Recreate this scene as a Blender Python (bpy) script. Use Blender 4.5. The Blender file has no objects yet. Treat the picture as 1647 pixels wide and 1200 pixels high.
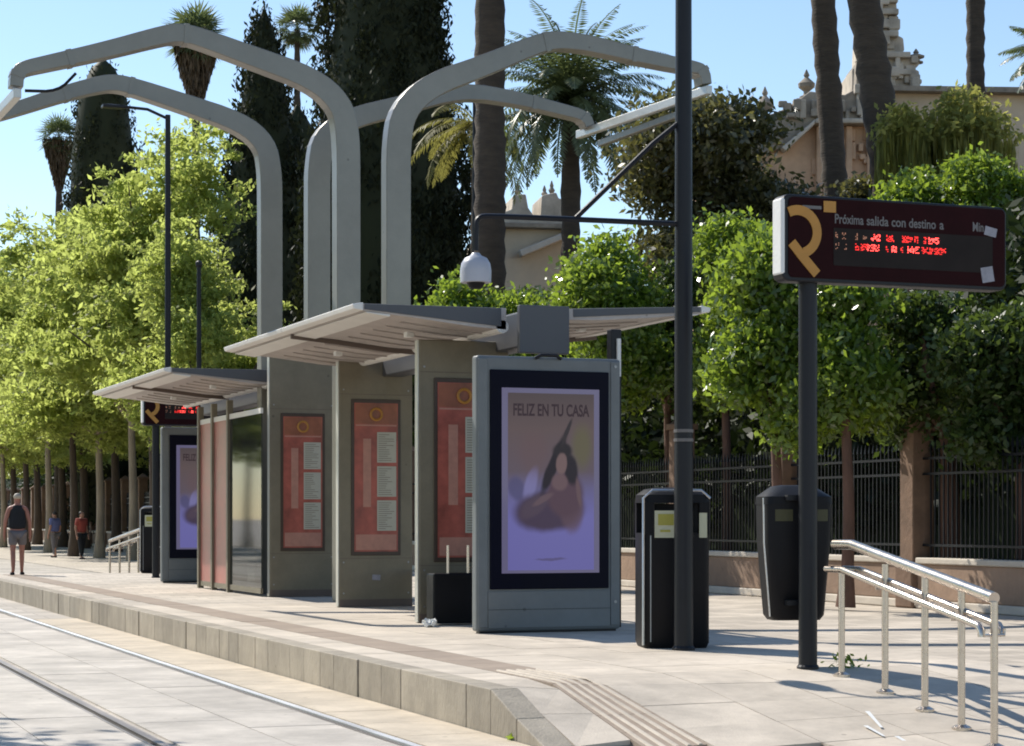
import bpy, bmesh, math, random
import numpy as np
from mathutils import Vector, Matrix

# ------------------------------------------------------------------ camera, sky, sun, exposure
random.seed(7); rng = np.random.default_rng(11)
sc = bpy.context.scene
COL = sc.collection
R = math.radians
TH = R(21.0); FOC = 3316.0; CAMH = 1.45
SN, CS = math.sin(TH), math.cos(TH)
cam = bpy.data.cameras.new('camera'); camo = bpy.data.objects.new('camera', cam); COL.objects.link(camo)
cam.sensor_width = 36.0; cam.lens = 36.0 * FOC / 1647.0; cam.shift_y = 234.0 / 1647.0
cam.clip_start = 0.1; cam.clip_end = 5000
camo.location = (0, 0, CAMH); camo.rotation_euler = (R(90), 0, -TH)
sc.camera = camo

SUN_AZ, SUN_EL = R(-25), R(44)          # azimuth from +Y (the platform axis) towards +X
world = bpy.data.worlds.new('World'); sc.world = world; world.use_nodes = True
_nt = world.node_tree
_sky = _nt.nodes.new('ShaderNodeTexSky'); _sky.sky_type = 'NISHITA'; _sky.sun_disc = False
_sky.sun_elevation = SUN_EL; _sky.sun_rotation = SUN_AZ; _sky.air_density = 1.0; _sky.dust_density = 0.05; _sky.ozone_density = 1.5
_nt.links.new(_sky.outputs[0], _nt.nodes['Background'].inputs[0])
_nt.nodes['Background'].inputs[1].default_value = 0.128
sl = bpy.data.lights.new('sun', 'SUN'); sl.energy = 4.6; sl.angle = R(0.5); sl.color = (1.0, 0.94, 0.84)
slo = bpy.data.objects.new('sun', sl); COL.objects.link(slo)
_d = Vector((math.sin(SUN_AZ) * math.cos(SUN_EL), math.cos(SUN_AZ) * math.cos(SUN_EL), math.sin(SUN_EL)))
slo.rotation_euler = _d.to_track_quat('Z', 'Y').to_euler(); slo.location = (-20, 40, 40)
sc.view_settings.view_transform = 'Standard'; sc.view_settings.look = 'None'
sc.view_settings.exposure = 0.40; sc.view_settings.gamma = 1.0
sc.render.engine = 'CYCLES'
sc.cycles.max_bounces = 8; sc.cycles.transparent_max_bounces = 8; sc.cycles.caustics_reflective = False; sc.cycles.caustics_refractive = False
sc.cycles.filter_width = 1.9

# world axes: Y runs along the platform away from the viewer, X to the right, z = 0 at rail level
def at(px, py, d):                      # a point seen at a pixel, d metres away
    xc = (px - 823.5) / FOC * d
    return Vector((xc * CS + d * SN, d * CS - xc * SN, CAMH + (834.0 - py) / FOC * d))
def at_s(px, py, s):                    # the same on the upright plane Y = s
    k = (px - 823.5) / FOC
    d = s / (CS - k * SN)
    return at(px, py, d)
def at_x(px, X):                        # (X, Y) on the upright plane X
    k = (px - 823.5) / FOC
    d = X / (k * CS + SN)
    return d * CS - k * d * SN, d

# ------------------------------------------------------------------ materials
MATS = {}
def new_mat(name):
    m = bpy.data.materials.new(name); m.use_nodes = True; MATS[name] = m
    return m, m.node_tree, m.node_tree.nodes['Principled BSDF']
def mat(name, col, rough=0.7, metal=0.0, var=0.12, scale=3.0, bump=0.15, bscale=40.0, objvar=0.0, spec=0.5, stretch=None, col2=None, coat=0.0, stain=0.0):
    m, nt, p = new_mat(name)
    N = nt.nodes; L = nt.links
    tc = N.new('ShaderNodeTexCoord')
    src = tc.outputs['Object']
    mp = N.new('ShaderNodeMapping'); L.new(src, mp.inputs[0])
    if stretch: mp.inputs['Scale'].default_value = stretch
    if objvar:
        oi = N.new('ShaderNodeObjectInfo')
        cx = N.new('ShaderNodeVectorMath'); cx.operation = 'SCALE'; cx.inputs[0].default_value = (37, 51, 23)
        L.new(oi.outputs['Random'], cx.inputs['Scale']); L.new(cx.outputs[0], mp.inputs['Location'])
    n1 = N.new('ShaderNodeTexNoise'); n1.inputs['Scale'].default_value = scale; n1.inputs['Detail'].default_value = 8; n1.inputs['Roughness'].default_value = 0.65
    L.new(mp.outputs[0], n1.inputs['Vector'])
    rp = N.new('ShaderNodeValToRGB'); L.new(n1.outputs['Fac'], rp.inputs[0])
    c2 = col2 if col2 else tuple(min(1, c * (1 + var)) for c in col)
    rp.color_ramp.elements[0].position = 0.3; rp.color_ramp.elements[1].position = 0.7
    rp.color_ramp.elements[0].color = (*[c * (1 - var) for c in col], 1); rp.color_ramp.elements[1].color = (*c2, 1)
    out = rp.outputs[0]
    if objvar:
        hv = N.new('ShaderNodeHueSaturation')
        mr = N.new('ShaderNodeMapRange'); mr.inputs['To Min'].default_value = 1 - objvar; mr.inputs['To Max'].default_value = 1 + objvar
        L.new(oi.outputs['Random'], mr.inputs['Value']); L.new(mr.outputs[0], hv.inputs['Value']); L.new(out, hv.inputs['Color']); out = hv.outputs[0]
    if stain:
        n3 = N.new('ShaderNodeTexNoise'); n3.inputs['Scale'].default_value = 0.9; n3.inputs['Detail'].default_value = 10; n3.inputs['Roughness'].default_value = 0.75
        wc = N.new('ShaderNodeNewGeometry'); L.new(wc.outputs['Position'], n3.inputs['Vector'])
        m3 = N.new('ShaderNodeMapRange'); m3.inputs['From Min'].default_value = 0.36; m3.inputs['From Max'].default_value = 0.6; m3.inputs['To Min'].default_value = 1 - stain; m3.inputs['To Max'].default_value = 1.06
        L.new(n3.outputs['Fac'], m3.inputs['Value'])
        vo = N.new('ShaderNodeTexVoronoi'); vo.inputs['Scale'].default_value = 2.6; L.new(wc.outputs['Position'], vo.inputs['Vector'])
        mv = N.new('ShaderNodeMapRange'); mv.inputs['From Min'].default_value = 0.035; mv.inputs['From Max'].default_value = 0.06; mv.inputs['To Min'].default_value = 0.62; mv.inputs['To Max'].default_value = 1.0; L.new(vo.outputs['Distance'], mv.inputs['Value'])
        mm_ = N.new('ShaderNodeMath'); mm_.operation = 'MULTIPLY'; L.new(m3.outputs[0], mm_.inputs[0]); L.new(mv.outputs[0], mm_.inputs[1])
        h3 = N.new('ShaderNodeHueSaturation'); L.new(mm_.outputs[0], h3.inputs['Value']); L.new(out, h3.inputs['Color']); out = h3.outputs[0]
    L.new(out, p.inputs['Base Color'])
    p.inputs['Roughness'].default_value = rough; p.inputs['Metallic'].default_value = metal
    p.inputs['Specular IOR Level'].default_value = spec; p.inputs['Coat Weight'].default_value = coat
    n2 = N.new('ShaderNodeTexNoise'); n2.inputs['Scale'].default_value = bscale; n2.inputs['Detail'].default_value = 5
    L.new(mp.outputs[0], n2.inputs['Vector'])
    mrr = N.new('ShaderNodeMapRange'); mrr.inputs['To Min'].default_value = max(0.02, rough - 0.1); mrr.inputs['To Max'].default_value = min(1, rough + 0.1)
    L.new(n1.outputs['Fac'], mrr.inputs['Value']); L.new(mrr.outputs[0], p.inputs['Roughness'])
    if bump:
        b = N.new('ShaderNodeBump'); b.inputs['Strength'].default_value = bump; b.inputs['Distance'].default_value = 0.02
        L.new(n2.outputs['Fac'], b.inputs['Height']); L.new(b.outputs[0], p.inputs['Normal'])
    return m
def leafmat(name, a, b, trans, tw=0.45, rough=0.55, gloss=0.25):
    m, nt, p = new_mat(name); N = nt.nodes; L = nt.links
    g = N.new('ShaderNodeNewGeometry'); rp = N.new('ShaderNodeValToRGB'); L.new(g.outputs['Random Per Island'], rp.inputs[0])
    rp.color_ramp.elements[0].color = (*a, 1); rp.color_ramp.elements[1].color = (*b, 1)
    L.new(rp.outputs[0], p.inputs['Base Color']); p.inputs['Roughness'].default_value = rough; p.inputs['Specular IOR Level'].default_value = gloss
    t = N.new('ShaderNodeBsdfTranslucent')
    mx0 = N.new('ShaderNodeMix'); mx0.data_type = 'RGBA'; mx0.blend_type = 'MULTIPLY'; mx0.inputs['Factor'].default_value = 0.0
    r2 = N.new('ShaderNodeValToRGB'); L.new(g.outputs['Random Per Island'], r2.inputs[0])
    r2.color_ramp.elements[0].color = (*[c * 0.7 for c in trans], 1); r2.color_ramp.elements[1].color = (*trans, 1)
    L.new(r2.outputs[0], t.inputs['Color'])
    mx = N.new('ShaderNodeMixShader'); mx.inputs[0].default_value = tw
    L.new(p.outputs[0], mx.inputs[1]); L.new(t.outputs[0], mx.inputs[2])
    L.new(mx.outputs[0], nt.nodes['Material Output'].inputs[0])
    return m
def emimat(name, col, strength, base=(0.02, 0.02, 0.02), rough=0.25):
    m, nt, p = new_mat(name)
    p.inputs['Base Color'].default_value = (*base, 1); p.inputs['Roughness'].default_value = rough
    p.inputs['Emission Color'].default_value = (*col, 1); p.inputs['Emission Strength'].default_value = strength
    return m
def paving(name, col, bx, by, mortar, var=0.16):
    m, nt, p = new_mat(name); N = nt.nodes; L = nt.links
    tc = N.new('ShaderNodeTexCoord')
    br = N.new('ShaderNodeTexBrick'); L.new(tc.outputs['Object'], br.inputs['Vector'])
    br.inputs['Scale'].default_value = 1.0; br.inputs['Brick Width'].default_value = bx; br.inputs['Row Height'].default_value = by
    br.inputs['Mortar Size'].default_value = 0.008; br.inputs['Bias'].default_value = 0.0
    br.inputs['Color1'].default_value = (*[c * (1 - var) for c in col], 1); br.inputs['Color2'].default_value = (*[c * (1 + var) for c in col], 1)
    br.inputs['Mortar'].default_value = (*mortar, 1)
    n1 = N.new('ShaderNodeTexNoise'); n1.inputs['Scale'].default_value = 0.35; n1.inputs['Detail'].default_value = 9; n1.inputs['Roughness'].default_value = 0.7
    L.new(tc.outputs['Object'], n1.inputs['Vector'])
    mr = N.new('ShaderNodeMapRange'); mr.inputs['From Min'].default_value = 0.3; mr.inputs['From Max'].default_value = 0.7; mr.inputs['To Min'].default_value = 0.72; mr.inputs['To Max'].default_value = 1.12
    L.new(n1.outputs['Fac'], mr.inputs['Value'])
    hv = N.new('ShaderNodeHueSaturation'); L.new(br.outputs['Color'], hv.inputs['Color']); L.new(mr.outputs[0], hv.inputs['Value'])
    L.new(hv.outputs[0], p.inputs['Base Color']); p.inputs['Roughness'].default_value = 0.8
    b = N.new('ShaderNodeBump'); b.inputs['Strength'].default_value = 0.4; b.inputs['Distance'].default_value = 0.01
    n2 = N.new('ShaderNodeTexNoise'); n2.inputs['Scale'].default_value = 60; L.new(tc.outputs['Object'], n2.inputs['Vector'])
    L.new(n2.outputs['Fac'], b.inputs['Height']); L.new(b.outputs[0], p.inputs['Normal'])
    return m
def glassmat(name, tint, alpha, rough=0.04):
    m, nt, p = new_mat(name); N = nt.nodes; L = nt.links
    p.inputs['Base Color'].default_value = (*tint, 1); p.inputs['Roughness'].default_value = rough; p.inputs['Specular IOR Level'].default_value = 0.9
    t = N.new('ShaderNodeBsdfTransparent'); t.inputs[0].default_value = (0.75, 0.82, 0.8, 1)
    mx = N.new('ShaderNodeMixShader'); mx.inputs[0].default_value = alpha
    L.new(t.outputs[0], mx.inputs[1]); L.new(p.outputs[0], mx.inputs[2]); L.new(mx.outputs[0], nt.nodes['Material Output'].inputs[0])
    return m

M = {}
M['slab'] = mat('pale_stone_slab', (0.54, 0.47, 0.385), 0.8, var=0.16, scale=2.2, bump=0.2, bscale=55, objvar=0.06, stain=0.2)
M['slab_base'] = mat('slab_joint_bed', (0.24, 0.205, 0.165), 0.9, var=0.15, scale=4)
M['kerb'] = mat('kerb_stone', (0.34, 0.295, 0.232), 0.8, var=0.2, scale=3.5, bump=0.3, bscale=45, objvar=0.11, stretch=(1, 1, 0.35), stain=0.25)
M['track'] = mat('track_slab', (0.50, 0.455, 0.40), 0.8, var=0.18, scale=1.6, bump=0.25, bscale=50, objvar=0.07, stain=0.26)
M['trackwarm'] = mat('track_slab_warm', (0.54, 0.46, 0.355), 0.8, var=0.16, scale=1.8, bump=0.25, bscale=50, objvar=0.06, stain=0.24)
M['road'] = paving('road_paving', (0.46, 0.415, 0.36), 0.9, 0.6, (0.22, 0.19, 0.16))
M['pavement'] = paving('plaza_paving', (0.53, 0.465, 0.385), 0.6, 0.4, (0.25, 0.21, 0.17))
M['tactile'] = mat('tactile_tile', (0.30, 0.235, 0.18), 0.8, var=0.12, scale=5, objvar=0.07)
M['steel_rail'] = mat('polished_rail_steel', (0.95, 0.94, 0.92), 0.42, 1.0, var=0.08, scale=6, bump=0.05, stretch=(1, 0.1, 1))
M['rail_dull'] = mat('dull_rail_steel', (0.33, 0.29, 0.26), 0.45, 1.0, var=0.2, scale=6, bump=0.1, stretch=(1, 0.1, 1))
M['groove'] = mat('rail_groove', (0.06, 0.055, 0.05), 0.9)
M['soil'] = mat('garden_soil', (0.12, 0.09, 0.06), 0.95, var=0.3, scale=1.5)
M['arch'] = mat('satin_aluminium_band', (0.215, 0.205, 0.178), 0.38, 0.5, stain=0.10, var=0.05, scale=1.2, bump=0.03, stretch=(1, 1, 0.4))
M['canopy'] = mat('canopy_metal', (0.46, 0.41, 0.38), 0.5, 0.1, stain=0.25, var=0.07, scale=2, bump=0.04)
M['canopy_edge'] = mat('canopy_edge_white', (0.72, 0.70, 0.66), 0.45, 0.1, var=0.06, scale=3, bump=0.03)
M['canopy_dark'] = mat('canopy_rib', (0.13, 0.10, 0.085), 0.6, 0.2)
M['panel'] = mat('olive_grey_panel', (0.195, 0.170, 0.120), 0.5, 0.1, stain=0.22, var=0.08, scale=1.0, bump=0.03)
M['panel_edge'] = mat('lit_edge_pale_metal', (0.55, 0.54, 0.50), 0.4, 0.6, var=0.06)  # pale metal; on the panels it paints their sunlit left edges
M['totem'] = mat('blue_grey_housing', (0.150, 0.165, 0.172), 0.5, 0.1, stain=0.15, var=0.05, scale=1.5, bump=0.02)
M['bezel'] = mat('glossy_black_bezel', (0.003, 0.0035, 0.012), 0.4, 0, var=0.1, bump=0, spec=0.08)
M['black'] = mat('black_plastic', (0.007, 0.007, 0.009), 0.5, 0, var=0.2, scale=4, bump=0.1, bscale=90, spec=0.18)
M['blackmetal'] = mat('black_painted_metal', (0.010, 0.011, 0.015), 0.42, 0.0, var=0.2, scale=3, bump=0.05, spec=0.28)
M['greymetal'] = mat('grey_metal', (0.30, 0.31, 0.32), 0.4, 0.7, var=0.1)
M['stainless'] = mat('stainless_tube', (0.56, 0.50, 0.44), 0.28, 1.0, var=0.06, scale=8, bump=0.02)
M['chrome_bin'] = mat('bin_metal_band', (0.6, 0.6, 0.6), 0.3, 1.0, var=0.05)
M['label_yel'] = mat('bin_label_print', (0.50, 0.50, 0.36), 0.5, var=0.05)
M['label_dim'] = mat('dim_bin_label', (0.055, 0.052, 0.018), 0.6, var=0.2)  # dark yellow tone for the hanging bin's labels
M['label_ink'] = mat('bin_label_ink', (0.36, 0.33, 0.06), 0.5, var=0.05)
M['white'] = mat('plain_white', (0.74, 0.74, 0.72), 0.5, var=0.05)
M['lampwhite'] = mat('opal_lamp_shade', (0.40, 0.41, 0.46), 0.35, var=0.04)
M['maroon'] = mat('sign_face_maroon', (0.020, 0.005, 0.006), 0.5, var=0.2, bump=0, spec=0.05)
M['signgrey'] = mat('sign_window_grey', (0.024, 0.020, 0.019), 0.5, var=0.2, bump=0, spec=0.05)
M['gold'] = mat('gold_ribbon_print', (0.42, 0.20, 0.03), 0.5, var=0.15, bump=0)
M['signprint'] = mat('sign_pale_print', (0.12, 0.11, 0.11), 0.4, var=0.06, bump=0)
M['sticker'] = mat('pale_sticker', (0.25, 0.25, 0.29), 0.5, var=0.2, scale=20, bump=0)
M['led'] = emimat('red_led', (1.0, 0.02, 0.015), 1.6)
M['led_hot'] = emimat('bright_red_led', (1.0, 0.06, 0.05), 4.0)
M['led_amb'] = emimat('amber_led', (0.8, 0.35, 0.2), 0.35)
M['redposter'] = mat('red_timetable_print', (0.33, 0.078, 0.055), 0.4, var=0.45, scale=3, bump=0)
M['redposter2'] = mat('dark_red_print', (0.25, 0.08, 0.04), 0.4, var=0.35, scale=3, bump=0)
M['posterframe'] = mat('dark_poster_frame', (0.05, 0.03, 0.02), 0.4)
M['sheet'] = mat('pale_timetable_sheet', (0.44, 0.43, 0.36), 0.5, var=0.06, scale=8, bump=0)
M['printgrey'] = mat('grey_small_print', (0.22, 0.20, 0.17), 0.5, var=0.1, bump=0)
M['pinkprint'] = mat('pink_print', (0.42, 0.20, 0.15), 0.45, var=0.15, scale=10, bump=0)
M['goldprint'] = mat('gold_print', (0.42, 0.19, 0.03), 0.45, var=0.1, bump=0)
M['glass'] = glassmat('shelter_glass', (0.03, 0.035, 0.03), 0.72)
M['redpane'] = mat('red_reflection_pane', (0.36, 0.12, 0.10), 0.35, var=0.3, scale=1.2, bump=0, stretch=(1, 1, 1.5))  # red reflections in the glass put into the pane colour
M['stone'] = mat('warm_plinth_stone', (0.29, 0.195, 0.135), 0.85, var=0.25, scale=1.4, bump=0.5, bscale=12, objvar=0.12)
M['pierstone'] = mat('shaded_pier_stone', (0.19, 0.12, 0.08), 0.9, var=0.3, scale=2, bump=0.5, bscale=12)  # fence stone darkened, the shade on the piers put into its colour
M['stonecap'] = mat('pale_coping_stone', (0.56, 0.50, 0.42), 0.8, var=0.12, scale=3, bump=0.3)
M['palace'] = mat('weathered_palace_stone', (0.48, 0.42, 0.34), 0.9, var=0.4, scale=0.9, bump=0.8, bscale=3)
M['palace_dark'] = mat('sooty_palace_stone', (0.29, 0.25, 0.20), 0.9, var=0.4, scale=1.2, bump=0.8, bscale=3)
M['palace_warm'] = mat('ochre_palace_wall', (0.52, 0.34, 0.22), 0.9, var=0.25, scale=0.7, bump=0.5, bscale=4)
M['palace_cream'] = mat('cream_palace_wall', (0.56, 0.46, 0.34), 0.9, var=0.16, scale=0.5, bump=0.3, bscale=3)
M['rooftile'] = mat('clay_roof', (0.28, 0.20, 0.14), 0.9, var=0.25, scale=3)
M['bark'] = mat('grey_brown_bark', (0.085, 0.062, 0.045), 0.9, var=0.4, scale=4, bump=1.0, bscale=14, stretch=(1, 1, 0.25))
M['litbark'] = mat('sunlit_bark', (0.32, 0.26, 0.19), 0.9, var=0.3, scale=4, bump=0.8, bscale=12, stretch=(1, 1, 0.25))  # paler bark that paints sunlight onto some of the trunks
M['redbark'] = mat('red_brown_bark', (0.12, 0.065, 0.045), 0.9, var=0.35, scale=4, bump=0.9, bscale=12, stretch=(1, 1, 0.3))
M['palmbark'] = mat('palm_trunk_bark', (0.058, 0.044, 0.032), 0.95, var=0.35, scale=2.5, bump=1.0, bscale=9, stretch=(0.6, 0.6, 2.2))
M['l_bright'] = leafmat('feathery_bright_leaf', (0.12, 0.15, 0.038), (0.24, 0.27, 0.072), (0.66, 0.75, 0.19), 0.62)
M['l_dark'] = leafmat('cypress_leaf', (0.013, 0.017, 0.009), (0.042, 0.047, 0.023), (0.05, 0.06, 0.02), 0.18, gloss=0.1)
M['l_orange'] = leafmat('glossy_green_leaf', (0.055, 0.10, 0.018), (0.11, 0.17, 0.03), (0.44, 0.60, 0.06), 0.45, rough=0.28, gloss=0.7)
M['l_shaded'] = leafmat('shaded_green_leaf', (0.022, 0.044, 0.011), (0.052, 0.082, 0.02), (0.17, 0.25, 0.04), 0.3, rough=0.4, gloss=0.4)  # darker copy for fence trees, with shade put into the leaf colour
M['l_magn'] = leafmat('brownish_dark_leaf', (0.040, 0.042, 0.016), (0.105, 0.10, 0.042), (0.26, 0.25, 0.07), 0.32, rough=0.3, gloss=0.6)
M['l_hedge'] = leafmat('shade_shrub_leaf', (0.010, 0.018, 0.006), (0.028, 0.044, 0.012), (0.05, 0.08, 0.015), 0.2)  # near-black green, the garden's shade put into the leaf colour
M['l_palm'] = leafmat('palm_leaflet', (0.05, 0.07, 0.03), (0.125, 0.155, 0.08), (0.24, 0.30, 0.10), 0.3, rough=0.35, gloss=0.5)
M['l_palmyel'] = leafmat('yellowing_palm_leaflet', (0.13, 0.12, 0.03), (0.24, 0.21, 0.06), (0.38, 0.36, 0.09), 0.4)
M['l_skirt'] = leafmat('dry_palm_skirt', (0.075, 0.052, 0.03), (0.16, 0.11, 0.065), (0.16, 0.11, 0.05), 0.2)
M['l_hang'] = leafmat('hanging_vine_leaf', (0.09, 0.11, 0.03), (0.30, 0.28, 0.08), (0.55, 0.55, 0.14), 0.5)
M['skin'] = mat('skin', (0.42, 0.22, 0.15), 0.55, var=0.06, bump=0)
M['skinred'] = mat('sunburnt_skin', (0.34, 0.15, 0.11), 0.55, var=0.06, bump=0)
M['cloth_black'] = mat('black_knit', (0.012, 0.014, 0.018), 0.9, var=0.2, scale=12)
M['cloth_grey'] = mat('grey_cotton', (0.16, 0.145, 0.15), 0.9, var=0.12, scale=12)
M['cloth_blue'] = mat('blue_cotton', (0.12, 0.14, 0.30), 0.9, var=0.1)
M['cloth_red'] = mat('brick_red_cotton', (0.30, 0.06, 0.045), 0.9, var=0.1)
M['hair_fair'] = mat('fair_grey_hair', (0.42, 0.37, 0.30), 0.6, var=0.2, scale=20)
M['hair_dark'] = mat('dark_hair', (0.03, 0.02, 0.015), 0.6, var=0.2, scale=20)

# ------------------------------------------------------------------ builders
def tag(o, label=None, cat=None, group=None, kind=None):
    if label: o['label'] = label
    if cat: o['category'] = cat
    if group: o['group'] = group
    if kind: o['kind'] = kind
    return o
def empty(name, loc=(0, 0, 0), rz=0.0):
    o = bpy.data.objects.new(name, None); o.empty_display_size = 0.2; COL.objects.link(o)
    o.location = loc; o.rotation_euler = (0, 0, rz); return o
def link_mesh(name, me, m=None, parent=None, loc=None):
    o = bpy.data.objects.new(name, me); COL.objects.link(o)
    if m is not None and not me.materials: me.materials.append(M[m] if isinstance(m, str) else m)
    if parent: o.parent = parent
    if loc is not None: o.location = loc
    return o
def copy_tree(o, parent=None):
    c = o.copy(); COL.objects.link(c); c.parent = parent
    for ch in list(o.children): copy_tree(ch, c)
    return c
ORD = ['first', 'second', 'third', 'fourth', 'fifth', 'sixth', 'seventh', 'eighth', 'ninth', 'tenth', 'eleventh', 'twelfth', 'thirteenth', 'fourteenth',
       'fifteenth', 'sixteenth', 'seventeenth', 'eighteenth', 'nineteenth', 'twentieth', 'twenty-first', 'twenty-second', 'twenty-third', 'twenty-fourth',
       'twenty-fifth', 'twenty-sixth', 'twenty-seventh', 'twenty-eighth', 'twenty-ninth', 'thirtieth']

class MB:
    def __init__(s): s.v = []; s.f = []
    def add(s, vs, fs):
        n = len(s.v); s.v += [tuple(v) for v in vs]; s.f += [tuple(i + n for i in f) for f in fs]; return s
    def box(s, c, d, rz=0.0, m=None):
        x, y, z = [k / 2 for k in d]
        vs = [Vector((sx * x, sy * y, sz * z)) for sz in (-1, 1) for sy in (-1, 1) for sx in (-1, 1)]
        if m is None: m = Matrix.Rotation(rz, 3, 'Z')
        vs = [m @ v + Vector(c) for v in vs]
        return s.add(vs, [(0, 2, 3, 1), (4, 5, 7, 6), (0, 1, 5, 4), (2, 6, 7, 3), (0, 4, 6, 2), (1, 3, 7, 5)])
    def b6(s, x0, x1, y0, y1, z0, z1): return s.box(((x0 + x1) / 2, (y0 + y1) / 2, (z0 + z1) / 2), (x1 - x0, y1 - y0, z1 - z0))
    def tube(s, pts, r, n=10, caps=True):
        pts = [Vector(p) for p in pts]; rs = r if isinstance(r, (list, tuple)) else [r] * len(pts)
        rings = []; up = None
        for i, p in enumerate(pts):
            t = (pts[min(i + 1, len(pts) - 1)] - pts[max(i - 1, 0)]).normalized()
            if up is None: up = Vector((0, 0, 1)) if abs(t.z) < 0.9 else Vector((1, 0, 0))
            a = t.cross(up).normalized(); b = a.cross(t).normalized(); up = b
            rings.append([p + (a * math.cos(k * 2 * math.pi / n) + b * math.sin(k * 2 * math.pi / n)) * rs[i] for k in range(n)])
        vs = [v for q in rings for v in q]; fs = []
        for i in range(len(pts) - 1):
            for k in range(n):
                fs.append((i * n + k, i * n + (k + 1) % n, (i + 1) * n + (k + 1) % n, (i + 1) * n + k))
        if caps: fs += [tuple(range(n - 1, -1, -1)), tuple((len(pts) - 1) * n + k for k in range(n))]
        return s.add(vs, fs)
    def lathe(s, c, prof, n=20):
        vs = []; fs = []
        for r, z in prof:
            for k in range(n): vs.append((c[0] + r * math.cos(k * 2 * math.pi / n), c[1] + r * math.sin(k * 2 * math.pi / n), c[2] + z))
        for i in range(len(prof) - 1):
            for k in range(n): fs.append((i * n + k, i * n + (k + 1) % n, (i + 1) * n + (k + 1) % n, (i + 1) * n + k))
        fs += [tuple(range(n - 1, -1, -1)), tuple((len(prof) - 1) * n + k for k in range(n))]
        return s.add(vs, fs)
    def prism(s, poly, y0, y1):         # poly in (x, z), extruded along y
        n = len(poly)
        vs = [(x, y0, z) for x, z in poly] + [(x, y1, z) for x, z in poly]
        fs = [tuple(range(n)), tuple(range(2 * n - 1, n - 1, -1))] + [(i, n + i, n + (i + 1) % n, (i + 1) % n) for i in range(n)]
        return s.add(vs, fs)
    def band(s, path, w, y0, y1):       # flat band following a path of (x, z), width w, from y0 to y1
        P = [Vector((a[0], a[1])) for a in path]; lo = []; hi = []
        ws = w if isinstance(w, (list, tuple)) else [w] * len(P)
        for i, p in enumerate(P):
            a = (P[i] - P[i - 1]).normalized() if i else None
            b = (P[i + 1] - P[i]).normalized() if i < len(P) - 1 else None
            t = (a + b).normalized() if a and b else (a or b)
            nn = Vector((-t.y, t.x)); k = 1.0
            if a and b: k = 1.0 / max(0.5, nn.dot(Vector((-a.y, a.x))))
            lo.append(p - nn * ws[i] / 2 * k); hi.append(p + nn * ws[i] / 2 * k)
        n = len(P); vs = []
        for y in (y0, y1):
            vs += [(q.x, y, q.y) for q in lo] + [(q.x, y, q.y) for q in hi]
        fs = []
        for i in range(n - 1):
            fs += [(i, i + 1, n + i + 1, n + i), (2 * n + i, 3 * n + i, 3 * n + i + 1, 2 * n + i + 1),
                   (i, 2 * n + i, 2 * n + i + 1, i + 1), (n + i, n + i + 1, 3 * n + i + 1, 3 * n + i)]
        fs += [(0, n, 3 * n, 2 * n), (n - 1, 3 * n - 1, 4 * n - 1, 2 * n - 1)]
        return s.add(vs, fs)
    def mesh(s, name):
        me = bpy.data.meshes.new(name); me.from_pydata(s.v, [], s.f); me.validate(); 
        bm = bmesh.new(); bm.from_mesh(me); bmesh.ops.recalc_face_normals(bm, faces=bm.faces); bm.to_mesh(me); bm.free()
        return me
    def build(s, name, m, parent=None, smooth=False, bevel=0.0, seg=2, loc=None):
        me = s.mesh(name); o = link_mesh(name, me, m, parent, loc)
        if smooth:
            for p in me.polygons: p.use_smooth = True
            try: me.set_sharp_from_angle(angle=R(40))
            except Exception: pass
        if bevel:
            b = o.modifiers.new('bevel', 'BEVEL'); b.width = bevel; b.segments = seg; b.limit_method = 'ANGLE'; b.angle_limit = R(35)
        return o

def soft(path, n=3):                    # Chaikin rounding of a polyline
    P = [Vector(p) for p in path]
    for _ in range(n):
        Q = [P[0]]
        for a, b in zip(P[:-1], P[1:]): Q += [a * 0.75 + b * 0.25, a * 0.25 + b * 0.75]
        Q.append(P[-1]); P = Q
    return P
def text_mesh(body, size, name, bold=0.0):
    cu = bpy.data.curves.new(name, 'FONT'); cu.body = body; cu.size = size; cu.align_x = 'CENTER'; cu.align_y = 'BOTTOM_BASELINE'; cu.extrude = 0.0008; cu.offset = bold
    o = bpy.data.objects.new(name, cu); COL.objects.link(o)
    me = bpy.data.meshes.new_from_object(o.evaluated_get(bpy.context.evaluated_depsgraph_get()))
    bpy.data.objects.remove(o); bpy.data.curves.remove(cu); me.name = name
    return me

# ---- leaves
def unit(n):
    v = rng.normal(size=(n, 3)); return v / np.linalg.norm(v, axis=1, keepdims=True)
def leaf_quads(C, L, W, up=0.35, hang=0.0):
    n = len(C)
    nn = unit(n); nn[:, 2] = nn[:, 2] + up; nn /= np.linalg.norm(nn, axis=1, keepdims=True)
    t = np.cross(nn, unit(n)); t /= np.linalg.norm(t, axis=1, keepdims=True) + 1e-9
    if hang:
        t = t * (1 - hang) + np.array([0, 0, -1.0]) * hang; t /= np.linalg.norm(t, axis=1, keepdims=True)
    b = np.cross(nn, t); b /= np.linalg.norm(b, axis=1, keepdims=True) + 1e-9
    s = rng.uniform(0.4, 1.5, (n, 1))
    V = np.stack([C - t * L * s, C + b * W * s - t * L * s * 0.15, C + t * L * s, C - b * W * s - t * L * s * 0.15], axis=1)
    return V.reshape(-1, 3)
def quads_mesh(name, V, extra=None):
    V = np.asarray(V, dtype=np.float32); nv = len(V); nf = nv // 4
    me = bpy.data.meshes.new(name)
    me.vertices.add(nv); me.vertices.foreach_set('co', V.ravel())
    me.loops.add(nv); me.loops.foreach_set('vertex_index', np.arange(nv, dtype=np.int32))
    me.polygons.add(nf); me.polygons.foreach_set('loop_start', np.arange(0, nv, 4, dtype=np.int32))
    me.polygons.foreach_set('loop_total', np.full(nf, 4, dtype=np.int32))
    me.update(calc_edges=True)
    return me
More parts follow.
